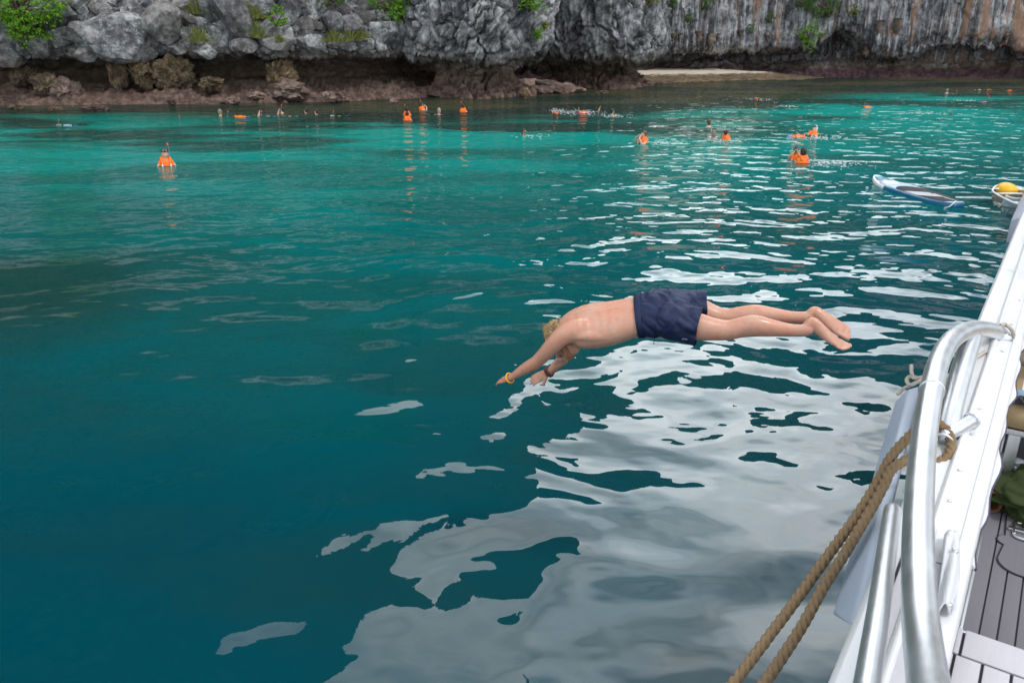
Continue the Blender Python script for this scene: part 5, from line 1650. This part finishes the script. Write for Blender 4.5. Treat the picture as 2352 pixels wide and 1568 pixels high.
M_FLOAT = plain('yellow_float', (0.78, 0.42, 0.01), 0.45, 0.08)
v, f = ICO[4]
q = v * np.array([0.34, 0.25, 0.17]); q[:, 1] *= 0.75 + 0.35 * (v[:, 0] + 1) / 2
o = mesh_obj('float_bag', q, f, M_FLOAT, kay); o.location = (0.36, 0, 0.36)
V = []
for i in range(12):
    for j in range(9):
        s, u = i / 11, j / 8
        V.append((0.75 + 0.45 * s, (u - .5) * 0.52, 0.02 + 0.30 * max(0, s - .55) ** 1.0 * 2 + 0.06 * (2 * u - 1) ** 2))
o = mesh_obj('seat', V, grid_faces(12, 9), M_RIM, kay)
so = o.modifiers.new('thick', 'SOLIDIFY'); so.thickness = 0.02

# ------------------------------------------------------------------ swimmers
def sk(c): return plain('skin_%d' % int(c[0] * 100), c, 0.45, 0.12, 12)
SKIN = {'fair': sk((0.55, 0.34, 0.25)), 'tan': sk((0.42, 0.23, 0.14)), 'pink': sk((0.60, 0.36, 0.28)), 'brown': sk((0.24, 0.12, 0.07))}
HAIR = {'dark': plain('dark_hair', (0.022, 0.017, 0.015), 0.5, 0.3, 60, bump=0.01), 'brown': plain('brown_hair', (0.10, 0.055, 0.03), 0.5, 0.3, 60, bump=0.01), 'grey': plain('grey_hair', (0.22, 0.20, 0.18), 0.5, 0.3, 60, bump=0.01), 'white': plain('white_hair', (0.66, 0.64, 0.62), 0.5, 0.2, 60, bump=0.01), 'cap': plain('beige_cap', (0.36, 0.30, 0.22), 0.8, 0.2, 40)}
M_VEST = plain('orange_vest_cloth', (0.95, 0.16, 0.006), 0.55, 0.12, 14, bump=0.012)
M_BAND = plain('reflective_band', (0.75, 0.72, 0.70), 0.4, 0.05)
M_TIP = plain('orange_snorkel_tip', (0.90, 0.10, 0.01), 0.4)
M_LENS = plain('mask_lens', (0.30, 0.34, 0.36), 0.1, 0.1)
CLOTH = {'cyan': plain('cyan_shorts', (0.03, 0.50, 0.58), 0.7), 'black': plain('black_shirt', (0.02, 0.02, 0.025), 0.7), 'red': plain('red_shirt', (0.62, 0.06, 0.03), 0.7), 'blue': plain('blue_shorts', (0.05, 0.15, 0.42), 0.7), 'white': plain('white_shirt', (0.62, 0.66, 0.72), 0.7), 'pink': plain('pink_shirt', (0.70, 0.12, 0.28), 0.7), 'pale': plain('pale_blue_shirt', (0.38, 0.50, 0.62), 0.7)}
ZU = (0, 0, 1); YF = (0, -1, 0)
def pose_upright(arms):
    V, F = [], []
    ring_loft([((0, 0, .16), .058, .060), ((0, 0, .10), .085, .075), ((0, .01, .04), .17, .10), ((0, .01, -.12), .18, .12), ((0, .02, -.35), .15, .11), ((0, .02, -.50), .17, .12), ((0, .03, -.58), .12, .09)], YF, 16, 24, V, F)
    ring_loft([((0, .015, .385), .045, .05), ((0, .01, .34), .076, .092), ((0, .0, .27), .082, .102), ((0, -.005, .20), .070, .092), ((0, -.012, .15), .046, .064)], YF, 16, 18, V, F)
    ring_loft([((0, -.092, .28), .010, .010), ((0, -.112, .245), .015, .014), ((0, -.102, .235), .012, .010)], YF, 8, 8, V, F)
    for s in (-1, 1):
        ball_geo((.083 * s, 0, .26), .010, .018, .028, V, F, 2)
        if arms == 'out':
            ring_loft([((.16 * s, 0, .02), .055, .055), ((.28 * s, -.10, -.12), .044, .044), ((.38 * s, -.26, -.11), .036, .036), ((.42 * s, -.42, -.07), .028, .024), ((.43 * s, -.52, -.06), .035, .014)], ZU, 10, 20, V, F)
        elif arms == 'down':
            ring_loft([((.17 * s, 0, .0), .06, .06), ((.225 * s, -.05, -.14), .048, .048), ((.22 * s, -.22, -.24), .038, .038), ((.20 * s, -.36, -.16), .03, .03), ((.17 * s, -.44, -.13), .036, .016)], ZU, 10, 20, V, F)
        else:  # hands up to the face
            ring_loft([((.17 * s, 0, .0), .06, .06), ((.25 * s, -.16, -.06), .046, .046), ((.15 * s, -.24, .14), .036, .036), ((.075 * s, -.17, .23), .032, .026), ((.05 * s, -.13, .29), .030, .016)], ZU, 10, 20, V, F)
        ring_loft([((.09 * s, .02, -.52), .09, .09), ((.13 * s, -.06, -.90), .065, .065), ((.13 * s, .10, -1.25), .05, .055), ((.12 * s, .16, -1.42), .04, .05), ((.12 * s, .06, -1.50), .045, .025)], YF, 10, 20, V, F)
    return V, F
def pose_prone(legs):
    """head towards -x, face down"""
    V, F = [], []
    ring_loft([((-.02, 0, -.03), .055, .055), ((.10, 0, -.05), .15, .085), ((.22, 0, -.045), .185, .11), ((.42, 0, -.06), .16, .105), ((.58, 0, -.06), .16, .11), ((.70, 0, -.07), .14, .10)], ZU, 16, 24, V, F)
    ring_loft([((-.22, 0, .0), .045, .05), ((-.17, 0, .0), .072, .085), ((-.10, 0, -.01), .077, .098), ((-.03, 0, -.03), .06, .075)], ZU, 14, 14, V, F)
    for s in (-1, 1):
        ring_loft([((.12, .16 * s, -.05), .055, .05), ((-.05, .30 * s, -.09), .045, .045), ((-.26, .30 * s, -.10), .036, .036), ((-.40, .24 * s, -.09), .028, .02)], ZU, 10, 18, V, F)
        if legs == 'kick' and s > 0:
            ring_loft([((.68, .09, -.08), .09, .09), ((1.05, .13, -.12), .062, .062), ((1.20, .13, .10), .05, .055), ((1.24, .13, .26), .036, .036), ((1.30, .13, .36), .045, .022)], (1, 0, 0), 10, 18, V, F)
        else:
            ring_loft([((.68, .09 * s, -.07), .09, .085), ((1.06, .12 * s, -.06), .064, .06), ((1.25, .13 * s, -.03), .055, .055), ((1.48, .13 * s, -.02), .036, .036), ((1.62, .14 * s, .03), .045, .02)], ZU, 10, 20, V, F)
    return V, F
PM = {}
def proto(key, geo, mat, voxel=0.018, smooth=3):
    if key not in PM:
        o = fuse(key, geo[0], geo[1], mat, None, voxel, smooth)
        PM[key] = o.data
        bpy.data.objects.remove(o)
    return PM[key]
def part(name, me, mat, parent):
    o = bpy.data.objects.new(name, me)
    link(o, parent)
    if mat is not None:
        o.material_slots[0].link = 'OBJECT'
        o.material_slots[0].material = mat
    return o
any_m = SKIN['fair']
def vest_geo(pose):
    V, F = [], []
    if pose == 'up':
        ring_loft([((0, .01, .13), .125, .105), ((0, .01, .08), .19, .14), ((0, .01, -.10), .225, .17), ((0, .015, -.30), .21, .16), ((0, .02, -.36), .20, .145)], YF, 20, 26, V, F)
        for s in (-1, 1):
            ring_loft([((.105 * s, -.12, .03), .055, .04), ((.105 * s, -.06, .14), .055, .04), ((.10 * s, .05, .155), .055, .04), ((.10 * s, .12, .06), .055, .04)], (1, 0, 0), 10, 16, V, F)
        ring_loft([((-.08, .07, .12), .035, .05), ((0, .095, .15), .035, .055), ((.08, .07, .12), .035, .05)], ZU, 10, 12, V, F)
    else:
        ring_loft([((.03, 0, -.03), .12, .10), ((.12, 0, -.03), .185, .135), ((.26, 0, -.03), .20, .15), ((.46, 0, -.045), .185, .14), ((.52, 0, -.05), .17, .12)], ZU, 20, 26, V, F)
        ring_loft([((.02, -.08, .06), .04, .04), ((-.01, 0, .09), .045, .04), ((.02, .08, .06), .04, .04)], ZU, 10, 12, V, F)
    return V, F
def hair_geo(pose, bun=False):
    V, F = [], []
    if pose == 'up':
        ring_loft([((0, .02, .405), .05, .055), ((0, .02, .36), .086, .100), ((0, .025, .29), .090, .096), ((0, .04, .22), .082, .076), ((0, .055, .17), .06, .04)], YF, 16, 18, V, F)
        if bun: ball_geo((0, .12, .34), .055, V=V, F=F)
    else:
        ring_loft([((-.24, 0, .02), .05, .055), ((-.18, 0, .025), .08, .085), ((-.10, 0, .02), .086, .09), ((-.03, 0, .01), .06, .06)], ZU, 14, 16, V, F)
    return V, F
def mask_parts(pose, parent, up=False):
    V, F = [], []
    dz = 0.085 if up else 0.0
    if pose == 'up':
        ring_loft([((-.065, -.075, .285 + dz), .022, .036), ((-.03, -.10, .285 + dz), .026, .040), ((.03, -.10, .285 + dz), .026, .040), ((.065, -.075, .285 + dz), .022, .036)], ZU, 10, 14, V, F)
        st = [(.082 * math.cos(t), -.0 + .10 * math.sin(t), .285 + dz + .01 * math.sin(t)) for t in np.linspace(-0.6, math.pi + 0.6, 14)]
    else:
        ring_loft([((-.13, -.06, -.08), .03, .03), ((-.13, 0, -.10), .034, .03), ((-.13, .06, -.08), .03, .03)], (1, 0, 0), 10, 12, V, F)
        st = [(-.12, .09 * math.cos(t), .09 * math.sin(t)) for t in np.linspace(-0.4, math.pi + 0.4, 14)]
    mk = part('mask', proto('mask_%s_%d' % (pose, up), (V, F), any_m, 0.012, 2), M_BLACK, parent)
    tube('strap', st, 0.011, M_BLACK, mk, 6)
    if pose == 'up':
        for s in (-1, 1):
            v, f = ball_geo((.034 * s, -.118, .287 + dz), .024, .012, .022, sub=2)
            mesh_obj('lens', v, f, M_LENS, mk)
def snorkel(pose, parent, col, tipmat):
    if pose == 'up': pts = [(.06, -.10, .20), (.10, -.06, .24), (.11, .0, .34), (.105, .03, .44), (.10, .035, .48)]
    else: pts = [(-.13, -.07, -.10), (-.12, -.11, -.02), (-.09, -.12, .12), (-.06, -.115, .24), (-.055, -.11, .27)]
    s = tube('snorkel', pts, 0.013, col, parent, 8, 18)
    tube('tip', [pts[-1], tuple(np.array(pts[-1]) + np.array((0, 0.004, .07)))], 0.021, tipmat, s, 8)
M_SNORK = plain('snorkel_tube', (0.10, 0.16, 0.24), 0.35)
M_YTIP = plain('yellow_tip', (0.85, 0.42, 0.02), 0.4)
GS = 'people swimming in the bay'
UP_OUT = proto('body_out', pose_upright('out'), any_m); UP_DOWN = proto('body_down', pose_upright('down'), any_m); UP_FACE = proto('body_face', pose_upright('face'), any_m)
PR_FLAT = proto('body_flat', pose_prone('flat'), any_m); PR_KICK = proto('body_kick', pose_prone('kick'), any_m)
BODY = {'out': ('up', UP_OUT), 'down': ('up', UP_DOWN), 'face': ('up', UP_FACE), 'flat': ('prone', PR_FLAT), 'kick': ('prone', PR_KICK)}
def top_geo(pose):
    V, F = [], []
    if pose == 'up': ring_loft([((0, .01, .06), .16, .105), ((0, .01, -.05), .19, .125), ((0, .02, -.34), .165, .12), ((0, .02, -.44), .165, .12)], YF, 16, 18, V, F)
    else: ring_loft([((.08, 0, -.045), .16, .10), ((.20, 0, -.04), .195, .12), ((.45, 0, -.055), .168, .115)], ZU, 16, 18, V, F)
    return V, F
def trunk_geo(pose):
    V, F = [], []
    if pose == 'up': ring_loft([((0, .02, -.42), .17, .125), ((0, .02, -.55), .18, .13)], YF, 16, 12, V, F)
    else:
        ring_loft([((.50, 0, -.06), .165, .115), ((.66, 0, -.065), .185, .125), ((.76, 0, -.07), .18, .115)], ZU, 16, 16, V, F)
        for s in (-1, 1): ring_loft([((.68, .09 * s, -.07), .105, .10), ((.92, .12 * s, -.065), .088, .085)], ZU, 12, 12, V, F)
    return V, F
def swimmer(px, py, kind, rz, label, vest=False, skin='fair', hair='dark', mask=True, maskup=False, snork=None, shirt=None, trunks='blue', bun=False, scale=1.0, dz=0.0, tilt=0.0):
    pose, me = BODY[kind]
    p = at_z(px, py, 0.0)
    if pose == 'prone': dz -= 0.035 if vest else 0.05
    elif vest: dz += 0.02
    else: dz -= 0.06
    r = empty('person', (p.x, p.y, dz), R(rz))
    r.rotation_euler[0 if pose == 'up' else 1] = R(tilt)
    r.scale = (scale,) * 3
    tag(r, label, 'person', GS)
    part('body', me, SKIN[skin], r)
    part('hair', proto('hair_%s_%d' % (pose, bun), hair_geo(pose, bun), any_m, 0.014, 2), HAIR[hair], r)
    if vest:
        v = part('life_vest', proto('vest_' + pose, vest_geo(pose), any_m, 0.014, 3), M_VEST, r)
        if pose == 'up':
            tube('strap', [(.224 * math.cos(t), .012 + .172 * math.sin(t), -.04) for t in np.linspace(0, 2 * math.pi, 26)], 0.010, M_BLACK, v, 6)
            for s in (-1, 1):
                tube('reflective_band', [(.105 * s, -.150, .03), (.105 * s, -.160, -.05), (.105 * s, -.164, -.12)], 0.016, M_BAND, v, 6)
        else:
            tube('strap', [(.42, .19 * math.cos(t), -.04 + .147 * math.sin(t)) for t in np.linspace(0, 2 * math.pi, 26)], 0.010, M_BLACK, v, 6)
    if shirt: part('shirt', proto('shirt_' + pose, top_geo(pose), any_m, 0.016, 3), CLOTH[shirt], r)
    if trunks: part('swim_trunks', proto('trunks_' + pose, trunk_geo(pose), any_m, 0.016, 3), CLOTH[trunks], r)
    if mask: mask_parts(pose, r, maskup)
    if snork: snorkel(pose, r, M_SNORK if snork != 'yellow' else M_BAND, M_TIP if snork != 'yellow' else M_YTIP)
    return r
# rz for upright people: 0 faces the camera, 90 faces right; for prone people: 0 has the head to the left
swimmer(383, 381, 'down', 25, 'man in orange life vest alone on the left with diving mask pushed up', True, 'fair', 'brown', True, True, 'o', scale=1.2, dz=0.03)
swimmer(142, 288, 'flat', 8, 'snorkeller floating face down at the far left near the reef', False, 'fair', 'grey', True, False, 'o', shirt='pale')
swimmer(408, 276, 'flat', 180, 'dark snorkeller lying low in the water left of the group of swimmers', False, 'tan', 'dark', True, False, 'o', dz=-0.08)
swimmer(507, 267, 'out', 100, 'bare shouldered man with grey mask at the left end of the group', False, 'tan', 'grey', True, trunks='blue')
swimmer(528, 267, 'flat', 10, 'swimmer in red top beside the man with grey mask', False, 'fair', 'dark', True, False, 'o', shirt='red')
swimmer(541, 269, 'kick', 5, 'swimmer in orange vest with bare feet raised out of the water', True, 'pink', 'dark', False)
swimmer(588, 264, 'kick', 0, 'prone snorkeller with one foot lifted at the middle of the group', False, 'fair', 'dark', True, False, None, trunks='blue')
swimmer(606, 267, 'flat', -6, 'low floating snorkeller in front of the lifted foot', False, 'fair', 'dark', True, False, 'o')
swimmer(648, 261, 'out', 270, 'swimmer with dark mask raised above the row of prone snorkellers', False, 'fair', 'dark', True, False, 'o', trunks='cyan')
swimmer(656, 267, 'flat', -4, 'prone swimmer in cyan trunks at the right of the row', False, 'pink', 'brown', True, False, None, trunks='cyan')
swimmer(703, 263, 'out', 250, 'dark haired snorkeller in black top, left one of the pair beyond the cyan trunks', False, 'fair', 'dark', True, False, None, shirt='black')
swimmer(727, 266, 'out', 260, 'dark haired snorkeller in black top, right one of the pair beyond the cyan trunks', False, 'fair', 'dark', True, False, None, shirt='black')
swimmer(769, 267, 'flat', 10, 'snorkeller with pale cap and orange snorkel tip at the right end of the group', False, 'fair', 'cap', True, False, 'o')
swimmer(935, 265, 'out', 180, 'swimmer in orange vest just behind another orange vest near the dark cave', True, 'fair', 'dark', False, False, 'o')
swimmer(936, 278, 'down', 175, 'nearer of the two orange vests that overlap left of centre', True, 'fair', 'dark', False, dz=0.04)
swimmer(969, 253, 'face', 120, 'swimmer in orange vest holding a raised snorkel close to the cliff', True, 'fair', 'dark', True, False, 'o')
swimmer(1008, 264, 'down', 250, 'bare shouldered man in beige cap between the orange vests', False, 'tan', 'cap', True, trunks='cyan')
swimmer(990, 264, 'flat', 20, 'dark head low in the water beside the man in beige cap', False, 'fair', 'dark', True)
swimmer(1064, 257, 'out', 170, 'swimmer in orange vest seen from behind below the nearer limestone head', True, 'fair', 'dark', False, False, 'o')
swimmer(1274, 262, 'flat', 80, 'orange vest swimmer heading for the camera in the white splash', True, 'fair', 'dark', True, False, 'o')
swimmer(1330, 259, 'kick', 10, 'prone swimmer in orange vest kicking in the splash', True, 'tan', 'dark', True, False, 'o')
swimmer(1406, 265, 'out', 110, 'dark haired woman with orange mask right of the splash', False, 'tan', 'dark', True)
swimmer(1374, 258, 'flat', 160, 'snorkeller behind the kicking swimmer in orange vest', False, 'pink', 'dark', True)
swimmer(1203, 311, 'out', 60, 'dark haired swimmer alone below the dark reef patch', False, 'tan', 'dark', True, trunks='blue', dz=-0.08)
swimmer(1477, 330, 'face', 290, 'woman with hair bun in orange vest with hands at her face', True, 'fair', 'brown', False, shirt='white', bun=True, scale=1.05, dz=0.04)
swimmer(1627, 292, 'out', 180, 'dark haired man with arms spread seen from behind', False, 'pink', 'brown', True, trunks='blue')
swimmer(1639, 320, 'down', 150, 'swimmer in red and yellow mask beside the orange vest with yellow snorkel', False, 'tan', 'grey', True, True, 'yellow')
swimmer(1667, 321, 'down', 120, 'child in orange vest with a yellow tipped snorkel', True, 'pink', 'dark', True, False, 'yellow', shirt='pink', scale=0.9)
swimmer(1866, 313, 'out', 300, 'white haired swimmer in orange vest lying back in the water', True, 'pink', 'white', True, True, scale=1.05, tilt=-20)
swimmer(1846, 314, 'flat', 185, 'orange vest swimmer floating behind the white haired swimmer', True, 'fair', 'dark', False)
swimmer(1841, 377, 'down', 195, 'nearest orange vest on the right, dark haired and seen from behind', True, 'tan', 'dark', False, scale=1.08, dz=0.06)
swimmer(1826, 367, 'face', 340, 'dark haired person with mask facing the nearest orange vest', True, 'tan', 'dark', True, False, None)
swimmer(1741, 228, 'flat', 85, 'far swimmer in orange vest near the sand', True, 'fair', 'dark', False)
swimmer(1776, 245, 'flat', 30, 'dark headed snorkeller beyond the orange vests in the glitter', False, 'tan', 'dark', True, False, 'o')
swimmer(1696, 258, 'flat', 180, 'snorkeller with orange tip trailing a white wake to the left', False, 'tan', 'dark', True, False, 'o')
swimmer(1984, 247, 'flat', 20, 'swimmer in orange vest alone between the glitter and the right cliff', True, 'fair', 'dark', False, False, 'o')
swimmer(2174, 215, 'out', 150, 'pale swimmer far right near the purple rock, left one of two', False, 'pink', 'grey', False)
swimmer(2192, 216, 'flat', 90, 'swimmer with orange snorkel far right near the purple rock', False, 'tan', 'dark', True, False, 'o')
swimmer(2246, 207, 'flat', 180, 'pale backed swimmer left of the farthest orange vest', False, 'pink', 'cap', False)
swimmer(2273, 208, 'flat', 70, 'farthest orange vest, bright dot near the right cliff', True, 'fair', 'dark', False)
swimmer(2324, 209, 'flat', 100, 'small orange vest at the far right edge', True, 'fair', 'dark', False, scale=0.8)
swimmer(2270, 234, 'flat', 178, 'pink backed snorkeller with upright snorkel at the right', False, 'pink', 'dark', True, False, 'o', shirt='pink')
swimmer(2180, 263, 'flat', 176, 'swimmer pulling a long white wake above the paddle board', False, 'tan', 'dark', True, False, 'o')

# ------------------------------------------------------------------ foam and splashes
M_FOAM = plain('foam', (0.62, 0.66, 0.68), 0.6, 0.05)
def foam(px, py, w, h, n, label, seed, size=0.09):
    rng = np.random.RandomState(seed)
    V, F = [], []
    v, f = ICO[2]
    c = at_z(px, py)
    sx = w * c.y / FPX
    sy = abs(at_z(px, py - h).y - at_z(px, py + h).y) * 0.5
    for k in range(n):
        x, y = rng.normal() * 0.42 * sx, rng.normal() * 0.42 * sy
        s = size * rng.uniform(0.35, 1.3)
        o = len(V)
        q = v * np.array([s * rng.uniform(1.0, 2.2), s, s * rng.uniform(0.2, 0.45)]) + np.array([x, y, 0.0])
        V += [tuple(a) for a in q]
        F += [[o + i for i in g] for g in f]
    o = mesh_obj('foam', V, F, M_FOAM)
    o.location = (c.x, c.y, 0.0)
    tag(o, label, 'foam', kind='stuff')
for i, (px, py, w, h, n, lb) in enumerate([(1330, 258, 56, 7, 150, 'white splash round the kicking swimmers in orange vests'), (1280, 254, 20, 6, 50, 'spray beside the orange vest in the splash'), (1410, 266, 36, 4, 60, 'foam round the woman with orange mask'),
        (1650, 257, 40, 2, 50, 'white wake left of the snorkeller with orange tip'), (1900, 374, 62, 8, 90, 'white wake right of the nearest orange vest'), (1520, 328, 46, 4, 40, 'foam right of the woman with the hair bun'), (1665, 321, 46, 5, 60, 'foam round the child with yellow snorkel'),
        (1880, 316, 60, 5, 70, 'foam round the white haired swimmer'), (2120, 260, 46, 2.5, 60, 'long white wake above the paddle board'), (2215, 231, 30, 2, 30, 'pale wake left of the pink backed snorkeller'), (1740, 228, 40, 2, 40, 'foam round the far orange vest near the sand'),
        (1225, 312, 40, 4, 30, 'foam right of the lone dark haired swimmer'), (1810, 245, 36, 2.5, 36, 'foam right of the dark headed snorkeller'), (2045, 430, 40, 8, 40, 'ripple foam along the near side of the paddle board')]):
    foam(px, py, w * 1.1, h * 1.1, int(n * 1.7), lb, 500 + i, 0.022)
